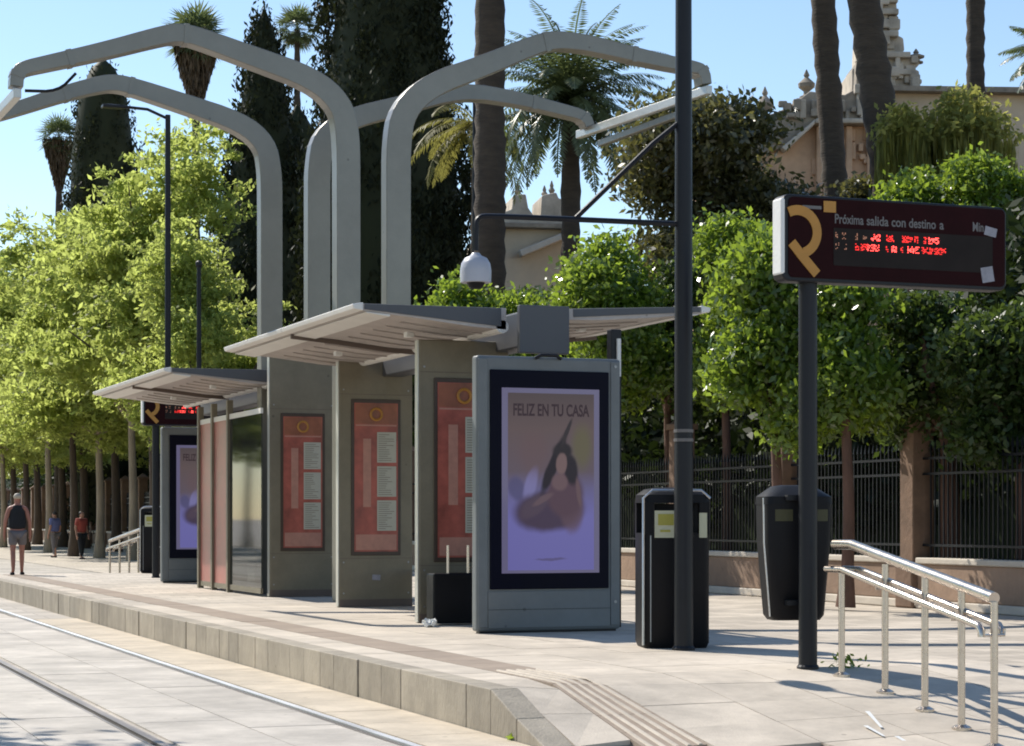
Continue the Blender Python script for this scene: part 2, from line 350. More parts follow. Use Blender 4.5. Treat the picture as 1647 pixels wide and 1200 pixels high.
def crown_points(blobs, n, clump=0.35, per=26, shell=0.55):
    vol = np.array([b[3] * b[4] * b[5] for b in blobs]) ** 0.8; vol /= vol.sum()
    K = max(8, n // per)
    idx = rng.choice(len(blobs), K, p=vol); B = np.array(blobs)[idx]
    u = unit(K); r = rng.uniform(shell, 1.08, (K, 1))
    cc = B[:, :3] + u * r * B[:, 3:6]
    k = rng.integers(0, K, n)
    return cc[k] + rng.normal(size=(n, 3)) * clump * rng.uniform(0.5, 1.2, (K, 1))[k] * np.array([1.15, 1.15, 0.55])
def crown_mesh(name, blobs, n, L, W, m, clump=0.35, per=26, shell=0.55, up=0.35, hang=0.0):
    me = quads_mesh(name, leaf_quads(crown_points(blobs, n, clump, per, shell), L, W, up, hang)); me.materials.append(M[m]); return me
def trunk_mb(h, r, blobs, lean=(0, 0), n=10, limbs=True, flare=1.5):
    mb = MB(); pts = []; rs = []
    for i in range(7):
        t = i / 6; pts.append((lean[0] * t + 0.04 * math.sin(5 * t), lean[1] * t + 0.04 * math.cos(4 * t), h * t)); rs.append(r * (1 - 0.35 * t) * (flare if i == 0 else 1))
    mb.tube(pts, rs, n)
    if limbs:
        top = Vector(pts[-1])
        for b in blobs:
            c = Vector(b[:3]); mid = (top + c) / 2 + Vector((random.uniform(-.2, .2), random.uniform(-.2, .2), -0.1))
            mb.tube([top - Vector((0, 0, h * 0.08)), mid, c], [r * 0.55, r * 0.35, r * 0.12], 6)
    return mb
def tree(name, label, base, h, r, blobs, n, L, W, leaf, bark='bark', group=None, clump=0.35, per=26, shell=0.55, up=0.35, hang=0.0, cat='tree', lean=(0, 0), flare=1.5):
    t = empty(name, base); tag(t, label, cat, group)
    trunk_mb(h, r, blobs, lean, flare=flare).build('trunk', bark, t, smooth=True)
    link_mesh('crown', crown_mesh('crown', blobs, n, L, W, leaf, clump, per, shell, up, hang), None, t)
    return t

# ------------------------------------------------------------------ the setting: ground, platform, tracks
def plane(name, x0, x1, y0, y1, z, m, kind='structure'):
    o = MB().add([(x0, y0, z), (x1, y0, z), (x1, y1, z), (x0, y1, z)], [(0, 1, 2, 3)]).build(name, m); tag(o, kind=kind); return o
KX = 4.84                                # kerb line
PXR = 9.5                                # back edge of the platform
road = plane('road', -1500, 1500, -300, 2500, -0.014, 'road')
pave = plane('pavement', PXR + 0.02, 18.0, 9.0, 200, -0.004, 'pavement')
garden = plane('garden_ground', 18.4, 400, -50, 400, 0.10, 'soil')

def lerp_tab(x, tab):
    return float(np.interp(x, [a for a, _ in tab], [b for _, b in tab]))
RT = [(KX, 13.0), (5.64, 13.5), (7.85, 13.85), (PXR, 13.9)]
RB = [(KX, 12.05), (5.64, 11.7), (7.85, 10.9), (PXR, 10.8)]
def hs(x, s):                            # height of the platform surface, with the ramps at its two ends
    t, b = lerp_tab(x, RT), lerp_tab(x, RB)
    k = min(1, max(0, (s - b) / (t - b))); k2 = min(1, max(0, (46.5 - s) / 2.7))
    return 0.30 * min(k, k2)
xs = [KX + 0.16, 5.3, 5.64, 6.2, 6.8, 7.4, 7.85, 8.6, PXR]
ys = [10.6, 11, 11.4, 11.8, 12.2, 12.6, 13.0, 13.4, 13.8, 14.2, 18, 24, 32, 40, 43.8, 44.7, 45.6, 46.6]
vs = [(x, y, hs(x, y) - (0.035 if y < 14.3 else 0.012)) for y in ys for x in xs]; nx = len(xs)
fs = [(j * nx + i, j * nx + i + 1, (j + 1) * nx + i + 1, (j + 1) * nx + i) for j in range(len(ys) - 1) for i in range(nx - 1)]
plat_mb = MB().add(vs, fs)
plat_mb.add([(PXR, y, -0.05) for y in ys] + [(PXR, y, hs(PXR, y) - 0.012) for y in ys], [(j, j + 1, len(ys) + j + 1, len(ys) + j) for j in range(len(ys) - 1)])
platform = plat_mb.build('platform', 'slab_base'); tag(platform, kind='structure')

def slab_piece(name, x0, x1, y0, y1, m, parent, hf, thick=0.05, g=0.004, dz=0.0):
    x0 += g; x1 -= g; y0 += g; y1 -= g
    cx, cy = (x0 + x1) / 2, (y0 + y1) / 2
    dz += random.uniform(-0.0012, 0.0012)
    P = [(x0, y0), (x1, y0), (x1, y1), (x0, y1)]
    z = [hf(a, b) + dz for a, b in P]; zc = hf(cx, cy)
    vs = [(a - cx, b - cy, q - zc - thick) for (a, b), q in zip(P, z)] + [(a - cx, b - cy, q - zc) for (a, b), q in zip(P, z)]
    return MB().add(vs, [(4, 5, 6, 7), (0, 1, 5, 4), (1, 2, 6, 5), (2, 3, 7, 6), (3, 0, 4, 7)]).build(name, m, parent, loc=(cx, cy, zc))

TX0, TX1 = 5.42, 5.84                    # tactile strip
# platform slabs: rows across the platform, nearest part piece by piece
rowsx = [(KX + 0.2, TX0), (TX1, 6.55), (6.55, 7.25), (7.25, 7.95), (7.95, 8.7), (8.7, PXR)]
for i, (a, b) in enumerate(rowsx):
    y = 10.95 if i else 12.0
    k = 0
    while y < 27.0:
        ln = 0.6 if y < 14 else 0.8
        off = 0.0
        mid = (a + b) / 2
        if y + ln > lerp_tab(mid, RB) + 0.15:
            slab_piece('paving_slab', a, b, y, y + ln, 'slab', platform, hs)
        y += ln
far_top = MB().add([(KX + 0.2, 27.0, 0.296), (TX0, 27.0, 0.296), (TX0, 43.8, 0.296), (KX + 0.2, 43.8, 0.296)], [(0, 1, 2, 3)])
far_top.add([(TX1, 27.0, 0.296), (PXR, 27.0, 0.296), (PXR, 43.8, 0.296), (TX1, 43.8, 0.296)], [(0, 1, 2, 3)])
far_top.build('far_paving', 'pavement', platform)
# tactile tiles, ridged on the ramp
y = 11.75
while y < 43.0:
    ln = 0.4 if y < 20 else 0.8
    slab_piece('tactile_tile', TX0, TX1, y, y + ln, 'tactile', platform, hs, g=0.003, dz=0.001)
    y += ln
for k in range(5):
    rx = TX0 + 0.05 + k * 0.08
    mb = MB(); yy = np.arange(11.75, 14.6, 0.2)
    for a, b in zip(yy[:-1], yy[1:]):
        za, zb = hs(rx, a) + 0.001, hs(rx, b) + 0.001
        mb.add([(rx - .016, a, za), (rx + .016, a, za), (rx + .010, a, za + .010), (rx - .010, a, za + .010), (rx - .016, b, zb), (rx + .016, b, zb), (rx + .010, b, zb + .010), (rx - .010, b, zb + .010)],
               [(3, 2, 6, 7), (0, 3, 7, 4), (1, 5, 6, 2), (0, 1, 2, 3), (4, 7, 6, 5)])
    mb.build('tactile_ridge', 'slab', platform)
# kerb stones
y = 12.02; kk = 0
while y < 45.8:
    ln = random.choice([0.42, 0.55, 0.7, 0.5, 0.8, 0.62]) if y > 13 else 0.49
    if y < 13 and y + ln > 12.9: ln = 13.0 - y
    j = random.uniform(-0.006, 0.006); y1 = y + ln
    za, zb = hs(KX, y) + 0.002, hs(KX, y1) + 0.002; x0, x1 = KX + j, KX + 0.197
    gap = 0.004; a, b = y + gap, y1 - gap
    if za < 0.02: za = 0.012
    c = (y + y1) / 2
    vs = [(x0 - KX, a - c, -0.05), (x1 - KX, a - c, -0.05), (x1 - KX, b - c, -0.05), (x0 - KX, b - c, -0.05), (x0 - KX, a - c, za), (x1 - KX, a - c, za), (x1 - KX, b - c, zb), (x0 - KX, b - c, zb)]
    MB().add(vs, [(4, 5, 6, 7), (0, 1, 5, 4), (1, 2, 6, 5), (2, 3, 7, 6), (3, 0, 4, 7)]).build('kerb_stone', 'kerb', platform, bevel=0.007, seg=2, loc=(KX, c, 0))
    y = y1
# tram track
RX = [4.14, 2.65, -0.25, -1.74]
flat = lambda x, s: 0.0
cols = [(4.20, 4.83, 'trackwarm', 0.9), (3.42, 4.05, 'track', 1.2), (2.74, 3.42, 'track', 1.2), (1.95, 2.585, 'track', 1.2), (1.2, 1.95, 'track', 1.2), (0.45, 1.2, 'track', 1.2), (-0.19, 0.45, 'track', 1.2)]
for i, (a, b, m_, ln) in enumerate(cols):
    y = 8.6 + (i % 2) * ln * 0.5
    while y < 30:
        slab_piece('track_slab', a, b, y, y + ln, m_, road, flat, 0.02)
        y += ln
y = 9.0
while y < 12.0:                          # pavement in front of the ramp
    for a in np.arange(4.85, 11.0, 0.78):
        if y + 0.6 < lerp_tab(a + 0.7, RB) + 0.1 and y + 0.6 < lerp_tab(a, RB) + 0.1: slab_piece('paving_slab', a, a + 0.78, y, y + 0.6, 'slab', road, flat, 0.02)
    y += 0.6
for k, x in enumerate(RX):
    o = empty('tram_rail', (x, 0, 0))
    nm = ['bright tram rail nearest the platform kerb', 'dull tram rail further from the platform kerb', 'tram rail of the other track, nearer the platform', 'tram rail of the other track, farther from the platform'][k]
    tag(o, nm, 'rail', 'tram rails')
    MB().b6(-0.028, 0.028, 4, 300, -0.03, 0.004).build('rail_head', 'steel_rail' if k == 0 else 'rail_dull', o)
    MB().b6(-0.092, -0.072, 4, 300, -0.03, 0.002).build('rail_keeper', 'rail_dull', o)
    MB().b6(-0.072, -0.028, 4, 300, -0.03, -0.0125).build('rail_groove', 'groove', o)
# thin white strokes on the pavement by the ramp
for (p0, p1) in [((1395, 1147), (1418, 1173)), ((1392, 1170), (1422, 1187)), ((1442, 1187), (1470, 1203))]:
    def gp(p):
        d = 8.0
        while d < 40:
            q = at(p[0], p[1], d)
            if q.z <= hs(q.x, q.y): return q
            d += 0.01
        return q
    a, b = gp(p0), gp(p1); t = (b - a).normalized(); n = Vector((-t.y, t.x, 0)) * 0.016
    zz = 0.012
    vs = [a - n, a + n, b + n * .6, b - n * .6]
    MB().add([(v.x, v.y, max(hs(v.x, v.y), 0) + zz) for v in vs], [(0, 1, 2, 3)]).build('white_stroke', 'white', road)

# ------------------------------------------------------------------ fence with stone piers along the garden
FX = 18.2
pier_s = [24.6 + 4.4 * k for k in range(29)]
def make_pier():
    o = empty('stone_pier')
    MB().b6(-.26, .26, -.26, .26, 0, .75).build('pier_base', 'pierstone', o, bevel=.03)
    MB().b6(-.2, .2, -.2, .2, .75, 3.25).build('pier_shaft', 'pierstone', o, bevel=.02)
    MB().b6(-.25, .25, -.25, .25, 3.25, 3.37).add(*(lambda: ([(-.2, -.2, 3.37), (.2, -.2, 3.37), (.2, .2, 3.37), (-.2, .2, 3.37), (0, 0, 3.55)], [(0, 1, 4), (1, 2, 4), (2, 3, 4), (3, 0, 4)]))()).build('pier_cap', 'pierstone', o, bevel=.02)
    return o
def make_section(ln):
    o = empty('iron_fence')
    MB().b6(-.2, .2, .26, ln - .26, 0, .14).build('plinth_foot', 'stonecap', o, bevel=.02)
    MB().b6(-.16, .16, .26, ln - .26, .14, .72).build('plinth', 'stone', o, bevel=.02)
    MB().b6(-.2, .2, .26, ln - .26, .72, .82).build('coping', 'stonecap', o, bevel=.02)
    mb = MB(); y = .36
    while y < ln - .3:
        mb.b6(-.011, .011, y - .011, y + .011, .82, 2.55)
        mb.add([(-.02, y - .02, 2.55), (.02, y - .02, 2.55), (.02, y + .02, 2.55), (-.02, y + .02, 2.55), (0, y, 2.72)], [(0, 1, 4), (1, 2, 4), (2, 3, 4), (3, 0, 4)])
        y += .125
    b = mb.build('bars', 'blackmetal', o); b['kind'] = 'stuff'
    for z in (1.0, 2.15, 2.4): MB().b6(-.02, .02, .2, ln - .2, z, z + .04).build('fence_rail', 'blackmetal', o)
    return o
pier0 = make_pier(); sec0 = make_section(4.4)
for k, s in enumerate(pier_s):
    p = pier0 if k == 0 else copy_tree(pier0); p.location = (FX, s, 0)
    tag(p, '%s square stone pier of the garden fence from the right' % ORD[k], 'pier', 'stone piers of the garden fence')
    if k < len(pier_s) - 1:
        q = sec0 if k == 0 else copy_tree(sec0); q.location = (FX, s, 0)
        tag(q, '%s black iron fence bay on stone plinth from the right' % ORD[k], 'fence', 'iron fence bays along the garden')

# ------------------------------------------------------------------ tram shelters
def info_panel(parent, X, s, w, ztop, full=True, th=0.12, rot=0.0):
    p = MB().b6(0, w, 0, th, 0.30, ztop).build('info_panel', 'panel', parent, bevel=.015)
    p.location = (X, s, 0); p.rotation_euler = (0, 0, rot)
    MB().b6(-.012, -.001, .01, th - .01, .31, ztop - .01).build('panel_edge', 'panel_edge', p)  # pale strip on the left side only, painting the sunlit edge
    a, b = w * .2, w * .79; z0, z1 = 1.02, 2.95
    MB().b6(.004, w - .004, -.006, .002, .302, .40).build('skirting', 'canopy_dark', p)
    MB().b6(.004, w - .004, -.003, .002, .93, .936).build('panel_seam', 'canopy_dark', p)
    MB().b6(.004, w - .004, -.003, .002, 3.06, 3.066).build('panel_seam', 'canopy_dark', p)
    for sx_ in (.06, w - .06):
        for sz_ in (.48, .88, 3.12): MB().tube([(sx_, -.007, sz_), (sx_, .001, sz_)], .012, 8).build('screw', 'greymetal', p)
    if random.random() < .8: MB().box((w * random.uniform(.3, .7), -.004, random.uniform(.55, .8)), (.11, .004, .07), m=Matrix.Rotation(random.uniform(-.2, .2), 3, 'Y')).build('sticker', 'sticker', p)
    MB().b6(a - .04, b + .04, -.016, 0.003, z0 - .05, z1 + .05).build('poster_frame', 'posterframe', p, bevel=.006)
    f = -.018
    def pr(nm, x0, x1, q0, q1, m_, k): MB().b6(x0, x1, f - .002 * k, f + .003 - .002 * k, q0, q1).build(nm, m_, p)
    pr('poster', a, b, z0, z1, 'redposter', 1)
    W_ = b - a; H_ = z1 - z0
    pr('poster_heading', a + .01, b - .01, z0 + H_ * .86, z0 + H_ * .995, 'redposter2', 2)
    MB().tube([(a + W_ * .5 + .075 * math.cos(t), f - .008, z0 + H_ * .925 + .075 * math.sin(t)) for t in np.linspace(0, 2 * math.pi, 17)], .018, 6).build('gold_emblem', 'goldprint', p)
    pr('poster_line', a + .02, b - .02, z0 + H_ * .845, z0 + H_ * .855, 'pinkprint', 2)
    pr('poster_column', a + W_ * .20, a + W_ * .38, z0 + H_ * .30, z0 + H_ * .76, 'pinkprint', 2)
    for q in (.14, .37, .60):
        pr('timetable_sheet', a + W_ * .52, b - W_ * .04, z0 + H_ * q, z0 + H_ * (q + .205), 'sheet', 3)
        mb = MB()
        for i in range(13):
            zz_ = z0 + H_ * (q + .012 + .0145 * i); mb.b6(a + W_ * .55, a + W_ * random.uniform(.70, .92), f - .0085, f - .0055, zz_, zz_ + .009)
        e_ = mb.build('fine_print', 'printgrey', p); e_['kind'] = 'stuff'
    pr('poster_footer', a + .02, b - .02, z0 + .02, z0 + H_ * .115, 'pinkprint', 2)
    return p
def shelter(label, s0, s1, sp0=None):
    o = empty('tram_shelter', (8.2, s0, 0.3)); tag(o, label, 'shelter', 'tram shelters on the platform')
    off = Vector((-8.2, -s0, -0.3))
    def part(mb, nm, m_, par=o, **k):
        q = mb.build(nm, m_, par, **k)
        if par is o: q.location = off
        return q
    sm = (s0 + s1) / 2
    for sgn in (-1, 1):
        X = lambda u: 8.2 + sgn * u
        if sgn < 0: bot = [(.36, 3.47), (.75, 3.49), (1.4, 3.565), (1.95, 3.615)]; top = [(.36, 3.70), (1.95, 3.69)]; zo = 3.65
        else: bot = [(.36, 3.60), (.75, 3.61), (1.4, 3.66), (1.95, 3.725)]; top = [(.36, 3.72), (1.95, 3.80)]; zo = 3.76
        for (a, b) in ((s0, sm - .02), (sm + .02, s1)):
            part(MB().prism([(X(u), z) for u, z in bot] + [(X(u), z) for u, z in top[::-1]], a, b), 'canopy_wing', 'canopy')
            part(MB().prism([(X(1.952), zo - .035), (X(2.06), zo - .02), (X(2.075), zo + .03), (X(1.952), zo + .052)], a - .01, b + .01), 'canopy_lip', 'canopy_edge', bevel=.01)
            part(MB().prism([(X(1.66), zo - .065), (X(1.92), zo - .044), (X(1.92), zo - .052), (X(1.66), zo - .085)], a, b), 'soffit_strip', 'canopy_edge')
            if sgn < 0: part(MB().tube([(X(.40), a, 3.50), (X(.40), b, 3.50)], .07, 14), 'inner_roll', 'canopy_edge', smooth=True)
            nn = int((b - a) / .46)
            for k in range(1, nn):
                yy = a + (b - a) * k / nn
                part(MB().prism([(X(u), z - .001) for u, z in bot[:3]] + [(X(u), z - .016) for u, z in bot[:3]][::-1], yy - .012, yy + .012), 'canopy_seam', 'canopy')
        part(MB().prism([(X(u), z - .001) for u, z in bot] + [(X(u), z - .055) for u, z in bot][::-1], sm - .02, sm + .02), 'cross_rib', 'canopy_dark')
        part(MB().prism([(X(.42), bot[0][1] + .03), (X(1.94), zo - .02), (X(1.94), zo + .035), (X(.42), top[0][1] - .005)], s0 - .012, s0 - .001), 'front_fascia', 'greymetal2')
        for yy in (s0 + 1.2, sm + 1.1):
            part(MB().b6(min(X(1.0), X(1.08)), max(X(1.0), X(1.08)), yy, yy + .12, 3.47 if sgn < 0 else 3.6, 3.56 if sgn < 0 else 3.66), 'downlight', 'white')
    part(MB().b6(8.06, 8.34, s0, s1 + .05, 3.30, 3.69), 'spine_beam', 'greymetal2', bevel=.02)
    part(MB().b6(7.88, 8.45, (sp0 or s0) - .1, (sp0 or s0) - .02, 3.20, 3.71), 'spine_end_plate', 'greymetal2', bevel=.01)
    for yy in (s0 + 1.0, s1 - .3):
        part(MB().b6(8.12, 8.28, yy - .08, yy + .08, .3, 3.22), 'post', 'panel')
    return o, off
M['greymetal2'] = mat('dark_grey_beam', (0.085, 0.088, 0.098), 0.5, 0.3, var=0.05, bump=0.02)
sh1, o1 = shelter('nearest tram shelter with butterfly canopy behind the large advertising screen', 20.6, 26.45, 20.4)
for args in ((7.16, 21.5, 1.05, 3.42), (7.47, 25.7, 1.0, 3.5)):
    p = info_panel(sh1, *args); p.location = Vector(p.location) + o1
# perch bench inside the nearer shelter
bm_ = MB().b6(8.42, 8.78, 22.0, 25.4, .74, .80).build('bench_seat', 'stonecap', sh1, bevel=.01); bm_.location = o1
for yy in (22.2, 23.6, 25.0):
    q = MB().b6(8.52, 8.66, yy, yy + .08, .3, .74).build('bench_leg', 'blackmetal', sh1); q.location = o1
# leaning rail and litter box by the third panel
q = MB().b6(7.14, 8.02, 20.95, 21.2, .32, .86).build('waste_box', 'black', sh1, bevel=.02); q.location = o1
for x_ in (7.32, 7.55, 7.8):
    q = MB().tube([(x_, 21.0, .86), (x_, 21.0, 1.16)], .014, 8).build('guard_rod', 'stainless', sh1, smooth=True); q.location = o1
q = MB().b6(7.58, 8.0, 20.98, 21.04, .90, .93).build('guard_rail', 'stainless', sh1); q.location = o1
# dark rear post of the nearer shelter
q = MB().b6(8.78, 8.9, 19.95, 20.07, .3, 3.45).build('rear_post', 'blackmetal', sh1, bevel=.01); q.location = o1
q = MB().b6(8.84, 8.88, 19.92, 19.95, 2.95, 3.35).build('post_highlight', 'canopy_edge', sh1); q.location = o1  # pale strip painting a lit highlight on the rear post

sh2, o2 = shelter('farther tram shelter with glazed side wall beyond the red poster panels', 30.4, 36.6)
p = info_panel(sh2, 7.52, 29.5, 1.0, 3.86); p.location = Vector(p.location) + o2
for k, (a, b, m_) in enumerate([(29.66, 31.65, 'glass'), (31.75, 32.75, 'redpane'), (32.85, 33.75, 'redpane')]):
    q = MB().b6(7.43, 7.45, a, b, .42, 3.0).build('glass_pane', m_, sh2); q.location = o2
    q2 = MB().b6(7.42, 7.46, a, b, .34, .42).build('pane_rail', 'panel', sh2); q2.location = o2
    q2 = MB().b6(7.42, 7.46, a, b, 3.0, 3.08).build('pane_rail', 'canopy_edge', sh2); q2.location = o2
    q3 = MB().b6(7.39, 7.48, b, b + .1, .3, 3.3).build('pane_post', 'panel', sh2); q3.location = o2
q = MB().b6(7.50, 7.52, 31.8, 33.7, 2.3, 3.0).build('dark_board', 'blackmetal', sh2); q.location = o2
q = MB().b6(7.47, 7.49, 30.0, 30.8, 1.2, 2.7).build('notice_board', 'sheet', sh2); q.location = o2
q = MB().b6(8.42, 8.78, 31.0, 34.8, .74, .80).build('bench_seat', 'stonecap', sh2, bevel=.01); q.location = o2
for yy in (31.2, 32.8, 34.4):
    q = MB().b6(8.52, 8.66, yy, yy + .08, .3, .74).build('bench_leg', 'blackmetal', sh2); q.location = o2

# ------------------------------------------------------------------ advertising screens
def poster_mat():                        # the printed picture: a seated figure in a wide dress before hazy hills
    m, nt, p = new_mat('screen_artwork'); N = nt.nodes; L = nt.links
    tc = N.new('ShaderNodeTexCoord')
    n = N.new('ShaderNodeTexNoise'); n.inputs['Scale'].default_value = 5.0; n.inputs['Detail'].default_value = 5; L.new(tc.outputs['Generated'], n.inputs['Vector'])
    ma = N.new('ShaderNodeVectorMath'); ma.operation = 'MULTIPLY_ADD'; ma.inputs[1].default_value = (.035, 0, .035); ma.inputs[2].default_value = (-.0175, 0, -.0175); L.new(n.outputs['Color'], ma.inputs[0])
    ad = N.new('ShaderNodeVectorMath'); L.new(tc.outputs['Generated'], ad.inputs[0]); L.new(ma.outputs[0], ad.inputs[1])
    sep = N.new('ShaderNodeSeparateXYZ'); L.new(ad.outputs[0], sep.inputs[0])
    sx = N.new('ShaderNodeMath'); sx.operation = 'MULTIPLY'; sx.inputs[1].default_value = .54; L.new(sep.outputs['X'], sx.inputs[0])
    uv = N.new('ShaderNodeCombineXYZ'); L.new(sx.outputs[0], uv.inputs[0]); L.new(sep.outputs['Z'], uv.inputs[1])
    rp = N.new('ShaderNodeValToRGB'); L.new(sep.outputs['Z'], rp.inputs[0]); e = rp.color_ramp.elements
    e[0].position = 0.0; e[0].color = (0.062, 0.058, 0.165, 1); e[1].position = 1.0; e[1].color = (0.034, 0.026, 0.028, 1)
    for q, c in ((.30, (0.066, 0.062, 0.17)), (.46, (0.055, 0.05, 0.105)), (.56, (0.048, 0.037, 0.048)), (.8, (0.050, 0.036, 0.037))): x = e.new(q); x.color = (*c, 1)
    out = rp.outputs[0]
    def blob(cu, cv, a, b, rot, col, fac=1.0, soft=.30):
        nonlocal out
        mp = N.new('ShaderNodeMapping'); mp.vector_type = 'TEXTURE'; mp.inputs['Location'].default_value = (cu * .54, cv, 0); mp.inputs['Rotation'].default_value = (0, 0, R(rot)); mp.inputs['Scale'].default_value = (a, b, 1)
        L.new(uv.outputs[0], mp.inputs[0])
        ln = N.new('ShaderNodeVectorMath'); ln.operation = 'LENGTH'; L.new(mp.outputs[0], ln.inputs[0])
        mr = N.new('ShaderNodeMapRange'); mr.interpolation_type = 'SMOOTHSTEP'; mr.inputs['From Min'].default_value = 1 - soft; mr.inputs['From Max'].default_value = 1 + soft; mr.inputs['To Min'].default_value = fac; mr.inputs['To Max'].default_value = 0
        L.new(ln.outputs['Value'], mr.inputs['Value'])
        mx = N.new('ShaderNodeMix'); mx.data_type = 'RGBA'; L.new(mr.outputs[0], mx.inputs['Factor']); L.new(out, mx.inputs['A']); mx.inputs['B'].default_value = (*col, 1); out = mx.outputs['Result']
    blob(.10, .46, .05, .07, 20, (0.032, 0.03, 0.07), .8)
    blob(.26, .48, .035, .10, -18, (0.085, 0.08, 0.17), .8)
    blob(.86, .70, .06, .12, 0, (0.050, 0.046, 0.024), .8, .5)
    blob(.30, .66, .09, .12, 0, (0.055, 0.034, 0.036), .5, .5)
    blob(.47, .335, .215, .115, 5, (0.024, 0.016, 0.030), 1, .2)
    blob(.30, .36, .10, .05, 35, (0.032, 0.022, 0.034))
    blob(.74, .33, .07, .11, 0, (0.046, 0.028, 0.038), .8)
    blob(.66, .43, .115, .13, 0, (0.036, 0.021, 0.030), 1, .2)
    blob(.53, .60, .032, .18, -24, (0.007, 0.005, 0.008), 1, .25)
    blob(.73, .57, .042, .09, 10, (0.008, 0.006, 0.009), 1, .25)
    blob(.63, .675, .06, .045, 0, (0.009, 0.007, 0.009), 1, .25)
    blob(.62, .605, .034, .06, 0, (0.070, 0.046, 0.047), 1, .18)
    blob(.60, .50, .05, .05, 0, (0.060, 0.038, 0.043), .9, .25)
    blob(.40, .40, .07, .018, 28, (0.055, 0.036, 0.043), .8, .3)
    blob(.82, .44, .014, .08, 8, (0.056, 0.036, 0.04), .8, .3)
    blob(.68, .78, .012, .08, -22, (0.014, 0.011, 0.013))
    blob(.50, .06, .09, .008, 0, (0.040, 0.034, 0.08), .8)
    p.inputs['Base Color'].default_value = (0.01, 0.01, 0.012, 1); p.inputs['Roughness'].default_value = 0.3; p.inputs['Specular IOR Level'].default_value = 0.2
    L.new(out, p.inputs['Emission Color']); p.inputs['Emission Strength'].default_value = 1.45
    return m
M['art'] = poster_mat()
M['art_border'] = emimat('screen_border_glow', (0.085, 0.075, 0.15), 0.8)
M['art_ink'] = emimat('artwork_lettering', (0.020, 0.011, 0.015), 1.0, rough=0.9)
def totem(label, X, s):
    o = empty('advertising_screen', (X, s, .3)); tag(o, label, 'advertising screen', 'advertising screens on the platform')
    W_, H_, T_ = 1.57, 2.78, .15
    MB().b6(0, W_, 0, T_, 0.02, H_).build('housing', 'totem', o, bevel=.03, seg=3)
    MB().b6(.04, W_ - .04, .03, T_ - .03, -.0, .025).build('foot_plate', 'blackmetal', o)
    MB().b6(.015, .115, -.012, .02, .06, H_ - .03).build('edge_trim', 'totem', o, bevel=.006)
    MB().b6(W_ - .115, W_ - .015, -.012, .02, .06, H_ - .03).build('edge_trim', 'totem', o, bevel=.006)
    MB().b6(.12, W_ - .12, -.010, .02, .05, .42).build('lower_cover', 'totem', o, bevel=.006)
    MB().b6(.14, W_ - .14, -.022, .01, .44, 2.64).build('bezel', 'bezel', o, bevel=.008)
    for zl in (.30, 2.70): MB().tube([(W_ - .065, -.02, zl), (W_ - .065, -.008, zl)], .016, 10).build('lock', 'greymetal', o, smooth=True)
    MB().b6(.12, W_ - .12, -.013, -.009, .235, .239).build('cover_seam', 'blackmetal', o)
    sx0, sx1, sz0, sz1 = .26, W_ - .25, .60, 2.46
    scr = MB().b6(sx0, sx1, -.026, -.0, sz0, sz1).build('screen', 'art_border', o)
    MB().b6(sx0 + .065, sx1 - .06, -.029, -.015, sz0 + .03, sz1 - .05).build('artwork', 'art', scr)
    me = text_mesh('FELIZ EN TU CASA', .125, 'lettering', .003); t = link_mesh('lettering', me, 'art_ink', scr)
    t.rotation_euler = (R(90), 0, 0); t.scale = (.80, 1.35, 1); t.location = ((sx0 + sx1) / 2, -.0305, sz0 + .852 * (sz1 - sz0))
    MB().tube([(W_ / 2 - .16, -.01, H_ - .015), (W_ / 2 - .10, -.03, H_ + .015), (W_ / 2 + .06, -.03, H_ + .015), (W_ / 2 + .12, -.01, H_ - .015)], .018, 8).build('top_handle', 'blackmetal', o, smooth=True)
    return o
totem('large lit advertising screen in blue-grey housing at the near shelter', 7.03, 19.3)
totem('distant lit advertising screen standing under the farther shelter', 7.33, 36.5)

# ------------------------------------------------------------------ arched overhead frame
arch = empty('arched_frame', (8.5, 29.4, .3)); tag(arch, 'tall pale metal frame of four arched arms above the shelters', 'arch')
SN_, SF_ = 27.6, 31.0
def arm(pxpts, s, w, wend):
    P = [at_s(x, y, s) for x, y in pxpts]
    pts = [Vector((P[0].x, .3))] + [Vector((p.x, p.z)) for p in P]
    path = soft(pts, 2); n = len(path)
    L_ = [0.0]
    for a, b in zip(path[:-1], path[1:]): L_.append(L_[-1] + (b - a).length)
    ws = [w + (wend - w) * max(0, (l / L_[-1] - .55) / .45) for l in L_]
    o = MB().band(path, ws, s - .13, s + .13).build('arched_arm', 'arch', arch, bevel=.025)
    o.location = (-8.5, -29.4, -.3)
    for fr in (.52, .74, .9):
        i = int(fr * (n - 1)); a_, b_ = path[i], path[min(i + 1, n - 1)]; t_ = (b_ - a_).normalized() * .035
        j = MB().band([a_ - t_, a_ + t_], ws[i] + .016, s - .138, s + .138).build('joint_sleeve', 'arch', arch); j.location = (-8.5, -29.4, -.3)
    return path[-1]
eB = arm([(557, 300), (556, 215), (545, 168), (500, 128), (400, 92), (318, 62), (285, 54), (250, 61), (170, 82), (75, 103), (34, 112), (26, 122), (25, 142)], SN_, .34, .17)
eA = arm([(637, 300), (637, 235), (645, 180), (690, 138), (775, 108), (852, 76), (888, 66), (930, 70), (960, 76), (1050, 98), (1112, 110), (1128, 116), (1131, 138)], SN_ + .01, .36, .17)
eC = arm([(434, 330), (433, 275), (425, 232), (385, 198), (290, 166), (210, 140), (180, 134), (150, 139), (100, 152), (20, 178), (-30, 192), (-42, 205)], SF_, .34, .17)
eD = arm([(510, 330), (510, 270), (517, 222), (560, 192), (640, 172), (740, 146), (830, 160), (900, 178), (938, 188), (945, 205)], SF_ + .01, .36, .17)
